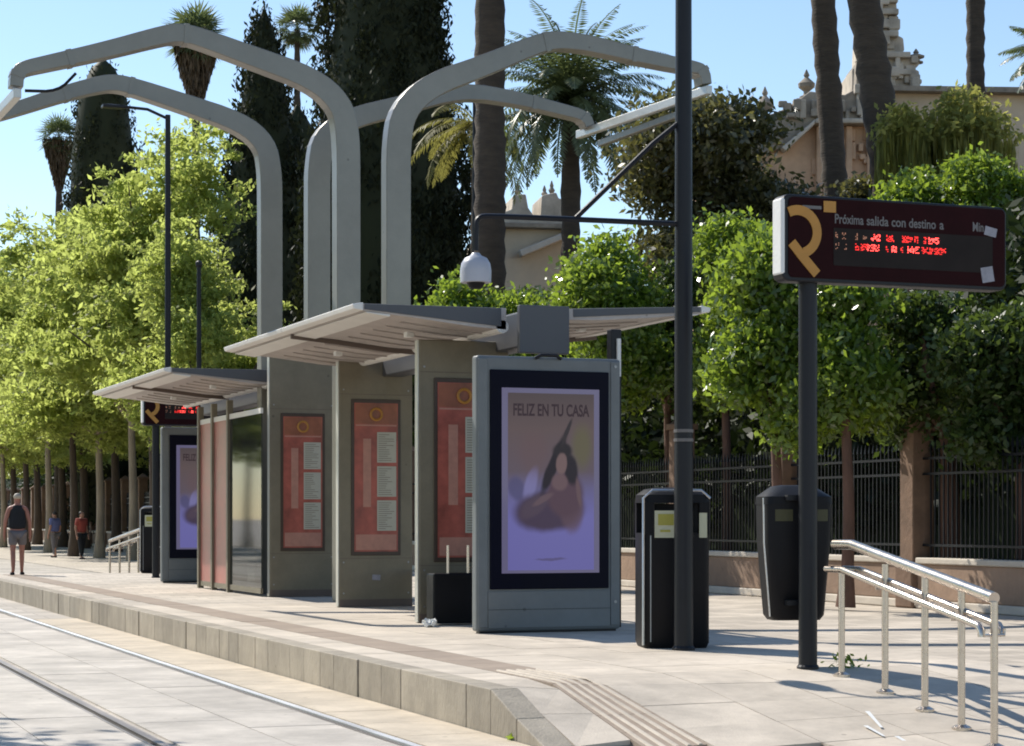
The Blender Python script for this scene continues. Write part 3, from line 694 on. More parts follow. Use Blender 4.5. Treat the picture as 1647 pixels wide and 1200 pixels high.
def bar(p, q, w, h, nm, m_):
    p, q = Vector(p), Vector(q); t = (q - p); l = t.length
    m3 = t.to_track_quat('Y', 'Z').to_matrix()
    o = MB().box((p + q) / 2, (w, l, h), m=m3).build(nm, m_, arch, bevel=.01); o.location = (-8.5, -29.4, -.3)
bar((eA.x, SN_ - .2, eA.y - .1), (eD.x, SF_ + .4, eA.y - .1), .10, .13, 'side_beam', 'panel_edge')
bar((eB.x, SN_ - .2, eB.y - .1), (eC.x, SF_ + .4, eB.y - .1), .10, .13, 'side_beam', 'panel_edge')
P0, P1 = at_s(40, 146, SN_), at_s(122, 118, SN_)
q = MB().tube(soft([P0, (P0 + P1) / 2 + Vector((.1, 0, -.12)), P1], 2), .022, 6).build('cable', 'blackmetal', arch, smooth=True); q.location = (-8.5, -29.4, -.3)
bar((eA.x, SN_ + .6, eA.y - .28), (eA.x - .2, SF_, eA.y - .3), .1, .1, 'side_rail', 'arch')

# ------------------------------------------------------------------ bins
def rounded_rect(w, d, r, n=4):
    pts = []
    for cx, cy, a0 in ((w / 2 - r, d / 2 - r, 0), (-w / 2 + r, d / 2 - r, 90), (-w / 2 + r, -d / 2 + r, 180), (w / 2 - r, -d / 2 + r, 270)):
        for k in range(n + 1):
            a = R(a0 + 90 * k / n); pts.append((cx + r * math.cos(a), cy + r * math.sin(a)))
    return pts
def loft_rr(levels):                    # levels: (z, w, d, r, yoff)
    mb = MB(); rings = []
    for z, w, d, r, yo in levels: rings.append([(x, y + yo, z) for x, y in rounded_rect(w, d, r)])
    n = len(rings[0]); vs = [v for q in rings for v in q]; fs = []
    for i in range(len(rings) - 1):
        for k in range(n): fs.append((i * n + k, i * n + (k + 1) % n, (i + 1) * n + (k + 1) % n, (i + 1) * n + k))
    fs += [tuple(range(n - 1, -1, -1)), tuple((len(rings) - 1) * n + k for k in range(n))]
    return mb.add(vs, fs)
def make_bin():
    o = empty('litter_bin')
    loft_rr([(0.0, .56, .46, .06, 0), (.05, .60, .50, .06, 0), (1.02, .60, .50, .06, 0)]).build('bin_body', 'black', o, smooth=True)
    loft_rr([(1.29, .61, .51, .07, 0), (1.36, .60, .50, .09, 0), (1.41, .48, .40, .12, 0), (1.425, .3, .25, .1, 0)]).build('bin_hood', 'black', o, smooth=True)
    for sx in (-1, 1):
        for sy in (-1, 1): MB().b6(sx * .25 - .045, sx * .25 + .045, sy * .2 - .045, sy * .2 + .045, 1.01, 1.30).build('hood_post', 'black', o)
    MB().b6(-.18, .18, -.12, .12, 1.0, 1.28).build('inner_liner', 'black', o)
    MB().tube([(-.30, -.24, 0.03), (-.30, -.24, 1.33), (-.22, -.25, 1.40), (.22, -.25, 1.40), (.30, -.24, 1.33)], .012, 6).build('metal_trim', 'chrome_bin', o, smooth=True)
    MB().tube([(-.235, -.252, 0.06), (-.235, -.252, 1.0)], .006, 6).build('door_seam', 'greymetal', o)
    l = MB().b6(-.20, .02, -.256, -.249, .98, 1.22).build('bin_label', 'label_yel', o)
    MB().b6(-.17, -.03, -.2585, -.256, 1.09, 1.19).build('label_print', 'label_ink', l)
    MB().b6(-.15, -.06, -.2585, -.256, 1.03, 1.05).build('label_print', 'label_ink', l)
    MB().tube([(.12, -.262, .55), (.12, -.25, .55)], .018, 10).build('lock', 'greymetal', o, smooth=True)
    l2 = MB().b6(.20, .27, -.256, -.249, .98, 1.20).build('bin_label', 'label_yel', o)
    return o
bin1 = make_bin(); bin1.location = (7.96, 16.74, .3); bin1.rotation_euler = (0, 0, R(-15)); tag(bin1, 'tall black litter bin standing behind the dark lamp pole', 'litter bin', 'standing litter bins')
bin2 = copy_tree(bin1); bin2.location = (8.60, 43.5, .3); tag(bin2, 'distant black litter bin beside the farther handrail', 'litter bin', 'standing litter bins')
hb = empty('hanging_bin', (7.83, 14.26, .66), R(-12)); tag(hb, 'black tapered litter bin fixed to the information sign pole', 'litter bin')
loft_rr([(0, .38, .26, .06, 0), (.04, .44, .30, .07, 0), (.62, .52, .36, .06, 0), (.90, .53, .37, .06, 0)]).build('bin_body', 'black', hb, smooth=True)
loft_rr([(.90, .54, .38, .06, 0), (.96, .54, .38, .08, 0), (1.04, .34, .22, .1, .03), (1.05, .2, .12, .05, .03)]).build('bin_lid', 'black', hb, smooth=True)
MB().tube([(-.267, -.10, .95), (-.262, -.10, .6), (-.215, -.10, .03)], .010, 6).build('metal_trim', 'chrome_bin', hb, smooth=True)
MB().b6(-.2, -.06, -.187, -.178, .77, .86).build('bin_label', 'label_dim', hb)
MB().b6(.10, .22, -.187, -.178, .77, .86).build('bin_label', 'label_dim', hb)
for z in (.12, .93): MB().b6(-.12, .10, -.25, -.15, z, z + .04).build('pole_clamp', 'blackmetal', hb)

# ------------------------------------------------------------------ passenger information signs
def make_sign():
    o = empty('information_sign')
    MB().tube([(0, 0, 0), (0, 0, 3.0)], .072, 16).build('pole', 'blackmetal', o, smooth=True)
    MB().lathe((0, 0, 0), [(.085, 0), (.085, .015), (.075, .03)], 16).build('foot_plate', 'blackmetal', o)
    X0, X1, Z0, Z1 = -.28, 1.72, 2.95, 3.61
    def rr(x0, x1, z0, z1, r, y0, y1, nm, m_, par=o, bev=.0):
        pts = [(a + (x0 + x1) / 2, b + (z0 + z1) / 2) for a, b in rounded_rect(x1 - x0, z1 - z0, r, 4)]
        return MB().prism(pts, y0, y1).build(nm, m_, par, bevel=bev)
    rr(X0, X1, Z0, Z1, .06, -.11, .05, 'housing', 'blackmetal', bev=.012)
    MB().b6(X0 - .008, X0 + .03, -.112, .04, Z0 + .05, Z1 - .03).build('side_cap', 'white', o, bevel=.015)
    face = rr(X0 + .05, X1 - .02, Z0 + .03, Z1 - .02, .04, -.118, -.105, 'face', 'maroon')
    w, h = X1 - X0 - .07, Z1 - Z0 - .05; fx, fz = X0 + .05, Z0 + .03
    q = lambda u, v: (fx + u * w, fz + v * h)
    win = rr(fx + .20 * w, fx + .94 * w, fz + .17 * h, fz + .64 * h, .01, -.121, -.115, 'display_window', 'signgrey', face)
    # gold ribbon emblem: a bowl and a slanting leg
    c = q(.04, .565); P = []
    for t in np.linspace(118, -70, 18): P.append((c[0] + .165 * math.cos(R(t)), c[1] + .165 * math.sin(R(t))))
    MB().band([Vector(p) for p in P], .075, -.124, -.117).build('gold_ribbon', 'gold', face)
    MB().band([Vector(q(.012, .43)), Vector(q(.06, .26)), Vector(q(.125, .05))], .075, -.1255, -.1185).build('gold_ribbon', 'gold', face)
    MB().b6(*(q(.155, 0)[0], q(.21, 0)[0]), -.123, -.117, q(0, .83)[1], q(0, .97)[1]).build('gold_square', 'gold', face)
    MB().b6(q(.06, 0)[0], q(.145, 0)[0], -.123, -.117, q(0, .86)[1], q(0, .90)[1]).build('pale_print', 'signprint', face)
    for body, a, b in (('Próxima', .205, .335), ('salida', .35, .45), ('con', .465, .53), ('destino', .545, .67), ('a', .688, .708), ('Min.', .845, .905)):
        me = text_mesh(body, .085, 'heading', .0015); t = link_mesh('heading', me, 'signprint', face)
        xs_ = [v.co.x for v in me.vertices]; t.rotation_euler = (R(90), 0, 0); t.scale = ((b - a) * w / (max(xs_) - min(xs_)), 1.2, 1)
        t.location = (q((a + b) / 2, 0)[0], -.1195, q(0, .70)[1])
    for (u, v, r_) in ((.93, .655, .2), (.915, .10, -.18)):
        c2 = q(u, v); m3 = Matrix.Rotation(r_, 3, 'Y')
        MB().box((c2[0], -.121, c2[1] + .03), (.11, .006, .07 if v > .5 else .12), m=m3).build('sticker', 'sticker', face)
    rows = [(.545, [(.21, .225, 0), (.24, .255, 0), (.30, .315, 0), (.335, .35, 0), (.372, .412, 2), (.442, .475, 1), (.515, .56, 1), (.572, .59, 3), (.615, .63, 3), (.638, .685, 2)]),
            (.415, [(.21, .225, 0), (.25, .26, 0), (.30, .315, 3), (.325, .36, 1), (.355, .405, 2), (.44, .45, 3), (.466, .49, 2), (.508, .52, 3), (.54, .595, 2), (.605, .66, 1), (.665, .72, 1)])]
    groups = {'led_amb': MB(), 'led': MB(), 'led_hot': MB()}
    for v, segs in rows:
        for a, b, k in segs:
            mm = {0: 'led_amb', 1: 'led', 2: 'led_hot', 3: 'led'}[k]
            x = a
            while x < b:
                for r_ in range(7):
                    if random.random() < (.3 if k == 0 else .5):
                        cx, cz = q(x, v + (r_ - 3) * .0120)
                        groups[mm].b6(cx - .0038, cx + .0038, -.1235, -.119, cz - .0030, cz + .0030)
                x += .0062
    for k, g in groups.items():
        e = g.build('led_dots', k, face); e['kind'] = 'stuff'
    return o
sg1 = make_sign(); sg1.location = (7.78, 13.94, hs(7.8, 13.94)); tag(sg1, 'dark electronic departure sign with red lights on a black pole', 'sign', 'departure signs')
sg2 = copy_tree(sg1); sg2.location = (7.90, 39.9, .3); tag(sg2, 'distant departure sign with red lights under the farther canopy', 'sign', 'departure signs')

# ------------------------------------------------------------------ handrails of the ramps
def make_rail():
    o = empty('ramp_handrail')
    px = [(1347, 0), (1410, 0), (1472, 0), (1539, 0), (1609, 0)]
    line = [Vector((7.85, 13.55)), Vector((7.80, 12.85)), Vector((7.72, 12.2)), Vector((7.62, 11.6)), Vector((7.50, 11.05))]
    z = [hs(p.x, p.y) for p in line]
    c = line[0]
    def L3(k, h, dx=0.0): return Vector((line[k].x + dx - c.x, line[k].y - c.y, z[k] + h))
    for k in range(5):
        MB().tube([L3(k, 0), L3(k, [.78, .925, .93, .925, .92][k])], .024, 12).build('post', 'stainless', o, smooth=True)
        b_ = L3(k, 0); MB().lathe((b_.x, b_.y, b_.z), [(.065, -.01), (.065, .012), (.03, .03)], 14).build('base_flange', 'stainless', o)
    e0 = L3(0, .985) + Vector((.0, .10, 0)); e1 = L3(0, .985) + Vector((0, -.16, 0)); e2 = L3(4, .945) + Vector((0, 0, 0))
    top = [e0, e1, e2]
    MB().tube(top, .038, 14).build('top_rail', 'stainless', o, smooth=True)
    for dx in (-.075, .075):
        a0 = L3(0, .80, dx) + Vector((0, .10, 0)); a1 = L3(0, .80, dx) + Vector((0, -.14, 0)); tail = L3(4, .77, dx) + Vector((0, .06, 0))
        MB().tube([a0, a1, tail, tail + Vector((0, -.03, -.03)), tail + Vector((0, -.03, -.07))], .024, 12).build('lower_rail', 'stainless', o, smooth=True)
        for k in range(1, 5):
            t = (line[k].y - line[0].y + .14) / (line[4].y + .06 - line[0].y + .14); zz = a1.z + (tail.z - a1.z) * t
            b_ = L3(k, 0); MB().tube([(b_.x, b_.y, zz - .05), (b_.x + dx, b_.y, zz - .05), (b_.x + dx, b_.y, zz - .01)], .010, 8).build('rail_bracket', 'stainless', o, smooth=True)
    return o, c
rl1, rc = make_rail(); rl1.location = (rc.x, rc.y, 0); tag(rl1, 'shiny stainless handrail descending beside the near ramp', 'handrail', 'ramp handrails')
rl2 = copy_tree(rl1); rl2.location = (8.50, 43.9, 0); rl2.rotation_euler = (0, 0, math.pi); rl2.scale = (-1, 1, 1); tag(rl2, 'distant stainless handrail on the far ramp beside the distant bin', 'handrail', 'ramp handrails')

# ------------------------------------------------------------------ lamp posts
lp = empty('street_lamp', (7.85, 16.27, .3)); tag(lp, 'tall dark lamp pole with braced arm and hanging white lantern', 'street lamp')
MB().tube([(0, 0, 0), (0, 0, 3.0), (0, 0, 9.2)], [.085, .078, .062], 16).build('pole', 'blackmetal', lp, smooth=True)
MB().lathe((0, 0, 0), [(.10, 0), (.10, .02), (.087, .04)], 16).build('base_plate', 'blackmetal', lp)
for z in (1.82, 1.90): MB().lathe((0, 0, z), [(.087, 0), (.087, .028)], 16).build('pale_ring', 'signprint', lp)
MB().tube(soft([(0, 0, 3.72), (-1.80, 0, 3.70), (-1.92, 0, 3.68), (-1.93, 0, 3.56), (-1.93, 0, 3.40)], 2), .024, 8).build('arm', 'blackmetal', lp, smooth=True)
MB().tube([(0, 0, 4.64), (-.3, 0, 4.40), (-1.02, 0, 3.72)], .022, 8).build('brace', 'blackmetal', lp, smooth=True)
ln = MB().lathe((-1.93, 0, 3.13), [(.13, 0), (.132, .10), (.122, .16), (.095, .205), (.05, .225), (.03, .25)], 20).build('lantern', 'lampwhite', lp, smooth=True)
MB().lathe((-1.93, 0, 3.08), [(.05, 0), (.07, .03), (.08, .052)], 16).build('lamp_glass', 'black', ln, smooth=True)
def thin_lamp(px, X, ytop, label, head=True):
    s, d = at_x(px, X); h = CAMH + (834 - ytop) / FOC * d
    o = empty('street_lamp', (X, s, 0)); tag(o, label, 'street lamp')
    MB().tube([(0, 0, 0), (0, 0, 1.2), (0, 0, h)], [.10, .075, .05] if not head else [.13, .09, .07], 12).build('pole', 'blackmetal', o, smooth=True)
    MB().lathe((0, 0, h * .42), [(.10, 0), (.12, .1), (.10, .2)], 12).build('collar', 'blackmetal', o)
    if head:
        MB().tube([(0, 0, h - .1), (-.5, .2, h + .15), (-1.5, .5, h + .25)], .04, 8).build('arm', 'blackmetal', o, smooth=True)
        MB().box((-1.35, .45, h + .20), (.6, .3, .08)).build('lamp_head', 'blackmetal', o, bevel=.02)
    else:
        MB().lathe((0, 0, h), [(.06, 0), (.08, .05), (.08, .12), (.03, .16)], 12).build('lamp_head', 'blackmetal', o)
    return o
thin_lamp(270, 11.0, 185, 'slender dark lamp post rising in front of the feathery trees')
thin_lamp(320, 10.6, 430, 'short dark lamp post just right of the slender lamp post', False)
thin_lamp(763, 20.6, 150, 'thin grey post close beside the thick palm trunk', False)

# a crumpled paper and weeds
pc = MB()
for k in range(14):
    a = Vector((random.uniform(-.06, .06), random.uniform(-.05, .05), random.uniform(.02, .06))); pc.box(a, (.06, .05, .035), m=Matrix.Rotation(random.uniform(0, 3), 3, Vector((random.random(), random.random(), random.random() + .1))))
o = pc.build('paper_scrap', 'white'); o.location = (7.02, 20.7, .30); tag(o, 'crumpled white scrap on the paving by the dark red panel', 'litter')
def weed(px, py, zg, label, n=60, r=.07):
    d = FOC * (CAMH - zg) / (py - 834); p = at(px, py, d)
    C = rng.normal(size=(n, 3)) * np.array([r, r, r * .6]) + np.array([0, 0, r * .9]); C[:, 2] = np.abs(C[:, 2])
    o = link_mesh('weed', quads_mesh('weed', leaf_quads(C, .03, .012)), 'l_orange', None, (p.x, p.y, p.z)); tag(o, label, 'weed', 'weeds between the paving stones')
weed(1358, 1078, .28, 'small weed at the foot of the first handrail post')
weed(826, 1190, 0.0, 'small weed at the foot of the last kerb stones', 40, .014)

# ------------------------------------------------------------------ palace behind the garden
def palace_frame(px, d, turn):
    o = empty('palace'); p = at(px, 834, d); o.location = (p.x, p.y, 0); o.rotation_euler = (0, 0, -TH + turn); return o
def pp(pts, px, d): return [((x - px) / FOC * d, CAMH + (834 - y) / FOC * d) for x, y in pts]
pal = palace_frame(1330, 85, 0); tag(pal, 'weathered baroque palace with scrolled gable behind the palm trunks', 'palace')
def pal_part(nm, pts, y0, y1, m_, par=pal, px=1330, d=85, bev=0.0): return MB().prism(pp(pts, px, d), y0, y1).build(nm, m_, par, bevel=bev)
pal_part('wall', [(1130, 870), (1130, 260), (1265, 235), (1312, 192), (1440, 192), (1440, 870)], .8, 9, 'palace_warm')
pal_part('long_wall', [(1441, 870), (1441, 142), (1900, 150), (1900, 870)], 1.0, 10, 'palace_cream')
pal_part('eaves', [(1436, 142), (1436, 134), (1905, 140), (1905, 150)], .4, 10.5, 'palace_dark')
pal_part('gable', [(1150, 262), (1165, 215), (1180, 196), (1225, 186), (1262, 172), (1288, 156), (1306, 142), (1330, 146), (1362, 148), (1380, 138), (1382, 92), (1420, 92), (1436, 120), (1440, 193), (1313, 193), (1266, 234)], .5, 3.5, 'palace_dark', bev=.08)
pal_part('raked_cornice', [(1258, 236), (1306, 196), (1312, 190), (1312, 198), (1264, 242)], .1, .9, 'stonecap', bev=.04)
pal_part('cornice', [(1312, 198), (1312, 190), (1446, 190), (1446, 198)], .0, .9, 'palace', bev=.05)
pal_part('belfry', [(1378, 142), (1378, 100), (1396, 92), (1400, 0), (1405, -70), (1420, -100), (1440, -70), (1450, -20), (1452, 8), (1446, 22), (1454, 34), (1450, 44), (1462, 50), (1464, 70), (1456, 78), (1478, 78), (1490, 84), (1488, 94), (1476, 98), (1488, 104), (1488, 136)], 1.2, 4.2, 'palace', bev=.06)
for x0, x1 in ((1316, 1326), (1364, 1374), (1398, 1408), (1428, 1438)): pal_part('pilaster', [(x0, 330), (x0, 199), (x1, 199), (x1, 330)], .45, .9, 'palace_warm', bev=.04)
for x0, x1 in ((1288, 1298), (1338, 1346), (1386, 1394), (1410, 1416)): pal_part('gable_moulding', [(x0, 188), (x0, 158), (x1, 158), (x1, 188)], .25, .6, 'palace', bev=.03)
for k, (x, y0, y1) in enumerate([(1305, 146, 100), (1190, 192, 150), (1398, 96, 74), (1237, 184, 128), (1484, 86, 66)]):
    hh = (y0 - y1) / FOC * 85; u = (x - 1330) / FOC * 85; z = CAMH + (834 - y0) / FOC * 85
    MB().lathe((u, 1.4, z - .1), [(.30, 0), (.30, hh * .12), (.14, hh * .18), (.12, hh * .3), (.34, hh * .45), (.36, hh * .58), (.18, hh * .72), (.08, hh * .8), (.13, hh * .88), (.02, hh + .1)], 12).build('finial', 'palace_dark', pal, smooth=True)
rsb = random.Random(3)
def ornament(x0, x1, y0, y1, yf, n, m_, smin=.18, smax=.55):
    for _ in range(n):
        x, y = rsb.uniform(x0, x1), rsb.uniform(y0, y1); u = (x - 1330) / FOC * 85; z = CAMH + (834 - y) / FOC * 85
        w_, h_ = rsb.uniform(smin, smax), rsb.uniform(smin, smax * 1.3)
        MB().b6(u - w_ / 2, u + w_ / 2, yf - rsb.uniform(.08, .35), yf + .05, z - h_ / 2, z + h_ / 2).build('carved_block', m_, pal, bevel=.05)
ornament(1402, 1446, -60, 130, 1.2, 46, 'palace'); ornament(1446, 1484, 84, 132, 1.2, 14, 'palace')
ornament(1384, 1418, 96, 185, .5, 16, 'palace'); ornament(1250, 1380, 162, 186, .5, 24, 'palace_dark', .15, .4); ornament(1184, 1262, 196, 225, .5, 14, 'palace_dark', .15, .4)
ornament(1318, 1436, 205, 330, .8, 26, 'palace_warm', .2, .7)
for y in (10, 46, 80, 108):
    z = CAMH + (834 - y) / FOC * 85; MB().b6((1398 - 1330) / FOC * 85, (1452 - 1330) / FOC * 85 + (.5 if y > 60 else 0), .85, 1.25, z - .12, z + .12).build('string_course', 'palace', pal, bevel=.04)
pal2 = palace_frame(870, 88, .15); tag(pal2, 'distant pale palace wing with finials seen beside the thick palm trunk', 'palace')
def p2(nm, pts, y0, y1, m_, bev=0.0): return MB().prism(pp(pts, 870, 88), y0, y1).build(nm, m_, pal2, bevel=bev)
p2('wall', [(790, 870), (790, 360), (930, 360), (930, 870)], .6, 9, 'palace_cream')
p2('gable', [(790, 362), (800, 345), (825, 335), (828, 312), (848, 310), (852, 332), (862, 346), (872, 345), (874, 312), (880, 310), (898, 306), (902, 316), (928, 318), (930, 362)], .4, 3, 'palace', .06)
p2('raked_cornice', [(834, 404), (896, 378), (928, 364), (930, 374), (898, 388), (838, 414)], -.2, .5, 'stonecap', .04)
p2('cornice', [(786, 366), (786, 358), (934, 358), (934, 366)], .1, .7, 'palace_dark', .04)
for x, y0, y1 in [(838, 312, 288), (882, 312, 292), (894, 308, 284), (918, 314, 296)]:
    hh = (y0 - y1) / FOC * 88; u = (x - 870) / FOC * 88; z = CAMH + (834 - y0) / FOC * 88
    MB().lathe((u, 1.0, z - .1), [(.15, 0), (.15, hh * .15), (.07, hh * .25), (.15, hh * .5), (.07, hh * .7), (.09, hh * .82), (.02, hh + .1)], 10).build('finial', 'palace_dark', pal2, smooth=True)

# ------------------------------------------------------------------ vegetation
# feathery street trees along the left
def street_blobs(seed, h, r):
    rs = random.Random(seed); B = []
    for k in range(15):
        a = rs.uniform(0, 6.28); q = rs.uniform(.1, 1) ** .7 * r * .78; z = rs.uniform(.42, .93) * h
        f = 1.0 if z < .7 * h else .62
        B.append((q * f * math.cos(a), q * f * math.sin(a), z, rs.uniform(.30, .48) * r, rs.uniform(.30, .48) * r, rs.uniform(.10, .16) * h))
    return B
variants = []
for v in range(3):
    B = street_blobs(30 + v, 12.5, 4.3)
    variants.append((B, crown_mesh('crown', B, 52000, .115, .05, 'l_bright', clump=.25, per=64, shell=.25, up=.6)))
row = [(335, 13.2, 9.4, 2.9, 0), (246, 13.0, 13.2, 4.0, 1), (213, 13.4, 12.4, 4.2, 2), (160, 13.0, 11.8, 4.0, 0), (118, 12.6, 12.2, 4.3, 1), (78, 13.0, 12.0, 4.4, 2), (42, 13.0, 12.2, 4.4, 0), (5, 13.2, 12.3, 4.4, 1), (-30, 13.2, 12.3, 4.4, 2),
       (186, 16.2, 11.5, 4.0, 2), (135, 16.4, 12.0, 4.2, 0), (100, 16.2, 12.0, 4.2, 1), (60, 16.4, 12.0, 4.3, 2), (22, 16.4, 12.0, 4.3, 0)]
for k, (px, X, h, r, v) in enumerate(row):
    s, d = at_x(px, X); B, me = variants[v]
    o = empty('street_tree', (X, s, 0)); 
    lab = '%s feathery light green street tree of the front row, counted from the farther shelter' % ORD[k] if k < 9 else '%s feathery street tree of the back row, counted from the farther shelter' % ORD[k - 9]
    tag(o, lab, 'tree', 'feathery street trees')
    Bs = [(b[0] * r / 4.3, b[1] * r / 4.3, b[2] * h / 12.5, b[3], b[4], b[5]) for b in B]
    trunk_mb(h * .42, .17 if k < 9 else .24, Bs, flare=1.4).build('trunk', 'litbark' if k in (2, 3, 5, 7) else 'bark', o, smooth=True)
    c = link_mesh('crown', me, None, o); c.scale = (r / 4.3, r / 4.3, h / 12.5); c.rotation_euler = (0, 0, k * 1.3)

# cypresses
def cypress(px, d, h, prof, label, n):
    p = at(px, 834, d); o = empty('cypress_tree', (p.x, p.y, 0)); tag(o, label, 'tree', 'cypress trees in the garden')
    MB().tube([(0, 0, 0), (0, 0, 3), (0, 0, h * .5)], [.35, .28, .12], 8).build('trunk', 'bark', o, smooth=True)
    zz = np.array([a for a, _ in prof]); rr_ = np.array([b for _, b in prof])
    w = np.interp(np.linspace(0, 1, 60), zz, rr_); cdf = np.cumsum(w) / w.sum()
    K = n // 24
    t = np.interp(rng.uniform(0, 1, K), cdf, np.linspace(0, 1, 60)); a = rng.uniform(0, 2 * np.pi, K)
    lump = 1 + .10 * np.sin(5 * a + 9 * t) + .10 * np.sin(3 * a - 21 * t) + .06 * np.sin(11 * a + 33 * t)
    r = np.interp(t, zz, rr_) * np.sqrt(rng.uniform(.72, 1.04, K)) * lump
    cc = np.stack([r * np.cos(a), r * np.sin(a), t * h], 1)
    k = rng.integers(0, K, n); C = cc[k] + rng.normal(size=(n, 3)) * np.array([.15, .15, .30])
    me = quads_mesh('crown', leaf_quads(C, .12, .045, .1, .55)); me.materials.append(M['l_dark'])
    link_mesh('crown', me, None, o)
    MB().lathe((0, 0, 0), [(max(.05, b * .93), a * h) for a, b in prof], 14).build('light_block_core', 'l_dark', o, smooth=True)  # solid core added inside the crown to block light
    return o
cypress(622, 73, 30, [(0.03, 2.2), (.18, 3.0), (.35, 2.95), (.5, 2.5), (.65, 1.95), (.8, 1.3), (.93, .6), (1, .05)], 'largest dark cypress behind the arched posts, cut off at the top', 80000)
cypress(425, 84, 22.2, [(0.05, 2.0), (.3, 2.2), (.55, 1.9), (.75, 1.35), (.88, .8), (.96, .45), (1, .05)], 'dark pointed cypress just left of the largest cypress', 44000)
cypress(478, 90, 19.5, [(0.05, 2.0), (.3, 2.3), (.55, 2.2), (.8, 1.7), (.93, 1.0), (1, .05)], 'blunt dark cypress tucked between the two taller cypresses', 18000)
cypress(166, 108, 25.5, [(0.05, 1.8), (.35, 2.0), (.6, 1.95), (.8, 1.75), (.92, 1.35), (.98, .7), (1, .1)], 'dark round-topped cypress behind the left end of the arched frame', 18000)

# palms
def frond_quads(n_leaf, length, droop, width, az, el, base, leaf_l, curl=.5, hang=.25):
    out = []; t = np.linspace(0, 1, n_leaf)
    ang = el - droop * t ** 1.3
    dl = length / n_leaf
    x = np.cumsum(np.cos(ang)) * dl; z = np.cumsum(np.sin(ang)) * dl
    ca, sa = math.cos(az), math.sin(az)
    P = np.stack([x * ca, x * sa, z], 1) + np.array(base)
    T = np.stack([np.cos(ang) * ca, np.cos(ang) * sa, np.sin(ang)], 1)
    side = np.array([-sa, ca, 0.0]); upv = np.cross(T, side)
    V = []
    env = np.sin(np.clip(t * .94 + .06, 0, 1) * np.pi) ** .55
    for sg in (-1, 1):
        D = side * sg * .85 + T * .55 + np.array([0, 0, -hang]) - upv * .25 + rng.normal(size=(n_leaf, 3)) * .10
        D /= np.linalg.norm(D, axis=1, keepdims=True)
        Lf = (leaf_l * env * rng.uniform(.85, 1.1, n_leaf))[:, None]
        B = np.cross(D, upv); B /= np.linalg.norm(B, axis=1, keepdims=True)
        V.append(np.stack([P, P + D * Lf * .45 + B * width, P + D * Lf, P + D * Lf * .45 - B * width], 1))
    r_ = .02 + .02 * (1 - t)[:, None]; Pn = np.vstack([P[1:], P[-1:] + T[-1:] * dl])
    V.append(np.stack([P - side * r_, P + side * r_, Pn + side * r_, Pn - side * r_], 1))
    return np.concatenate([v.reshape(-1, 3) for v in V])
def trunk_rings(pts, rs, parent, m_='palmbark', ring=.3):
    P = [Vector(p) for p in pts]; tot = 0; fine = []; rr_ = []
    L_ = sum((b - a).length for a, b in zip(P[:-1], P[1:])); n = int(L_ / ring)
    acc = [0]
    for a, b in zip(P[:-1], P[1:]): acc.append(acc[-1] + (b - a).length)
    for k in range(n + 1):
        l = L_ * k / n
        q = Vector([np.interp(l, acc, [p[i] for p in P]) for i in range(3)]); r = np.interp(l, acc, rs)
        fine.append(q); rr_.append(r * (1 + (.08 if k % 2 else -.035)) + random.uniform(-.02, .02))
    return MB().tube(fine, rr_, 12).build('trunk', m_, parent, smooth=True)
def phoenix(base, h, r, nf, fl, label, leaf='l_palm', lean=(0, 0), leaf_l=.45, trunk_m='palmbark', elr=(-.5, 1.45), group='feather palms', nl=46, r_top=None):
    o = empty('palm_tree', base); tag(o, label, 'palm', group)
    top = (lean[0], lean[1], h)
    trunk_rings([(0, 0, 0), (lean[0] * .35, lean[1] * .35, h * .4), top], [r * 1.1, r, r_top or r * .9], o, trunk_m)
    V = []
    for k in range(nf):
        el = elr[0] + (elr[1] - elr[0]) * (k + .5) / nf; az = k * 2.399 + random.uniform(-.2, .2)
        V.append(frond_quads(nl, fl * random.uniform(.85, 1.1), random.uniform(.9, 1.5), .030, az, el, top, leaf_l))
    me = quads_mesh('crown', np.concatenate(V)); me.materials.append(M[leaf]); link_mesh('crown', me, None, o)
    return o
def gbase(px, d): p = at(px, 834, d); return (p.x, p.y, .05)
def hpix(py, d): return CAMH + (834 - py) / FOC * d
phoenix(gbase(918, 62), hpix(165, 62), .30, 105, 3.4, 'bushy date palm framed by the right arched arm')
phoenix(gbase(765, 66), hpix(200, 66), .16, 22, 2.8, 'small yellowing palm half hidden behind the thick palm trunk', 'l_palmyel', elr=(-.6, .5), group='yellowing palms')
phoenix(gbase(788, 57), 21.5, .43, 48, 3.6, 'thick straight palm trunk rising behind the near shelter', group='tall palms with crowns above the frame', elr=(-.2, 1.4))
phoenix(gbase(664, 80), hpix(-85, 80), .22, 26, 2.6, 'palm whose hanging yellow fronds dip over the largest cypress', 'l_palmyel', elr=(-1.1, .9), group='yellowing palms')
p_ = phoenix(gbase(1376, 55), 21, .33, 40, 3.2, 'slender dark palm trunk standing straight behind the departure sign', group='tall palms with crowns above the frame', lean=(-1.15, .44), elr=(-.2, 1.4), r_top=.30)
q0 = Vector(gbase(1507, 50)); q1 = at(1352, -260, 50)
phoenix(tuple(q0), q1.z, .44, 44, 3.2, 'thick leaning palm trunk in front of the palace belfry', group='tall palms with crowns above the frame', lean=(q1.x - q0.x, q1.y - q0.y), elr=(-.2, 1.4), r_top=.34)
phoenix(gbase(1569, 70), 22.5, .32, 40, 3.2, 'straight palm trunk rising over the long palace wall', group='tall palms with crowns above the frame', elr=(-.2, 1.4))
phoenix(gbase(1700, 66), hpix(95, 66), .25, 40, 2.0, 'palm whose frond tips reach in at the right edge', group='feather palms')
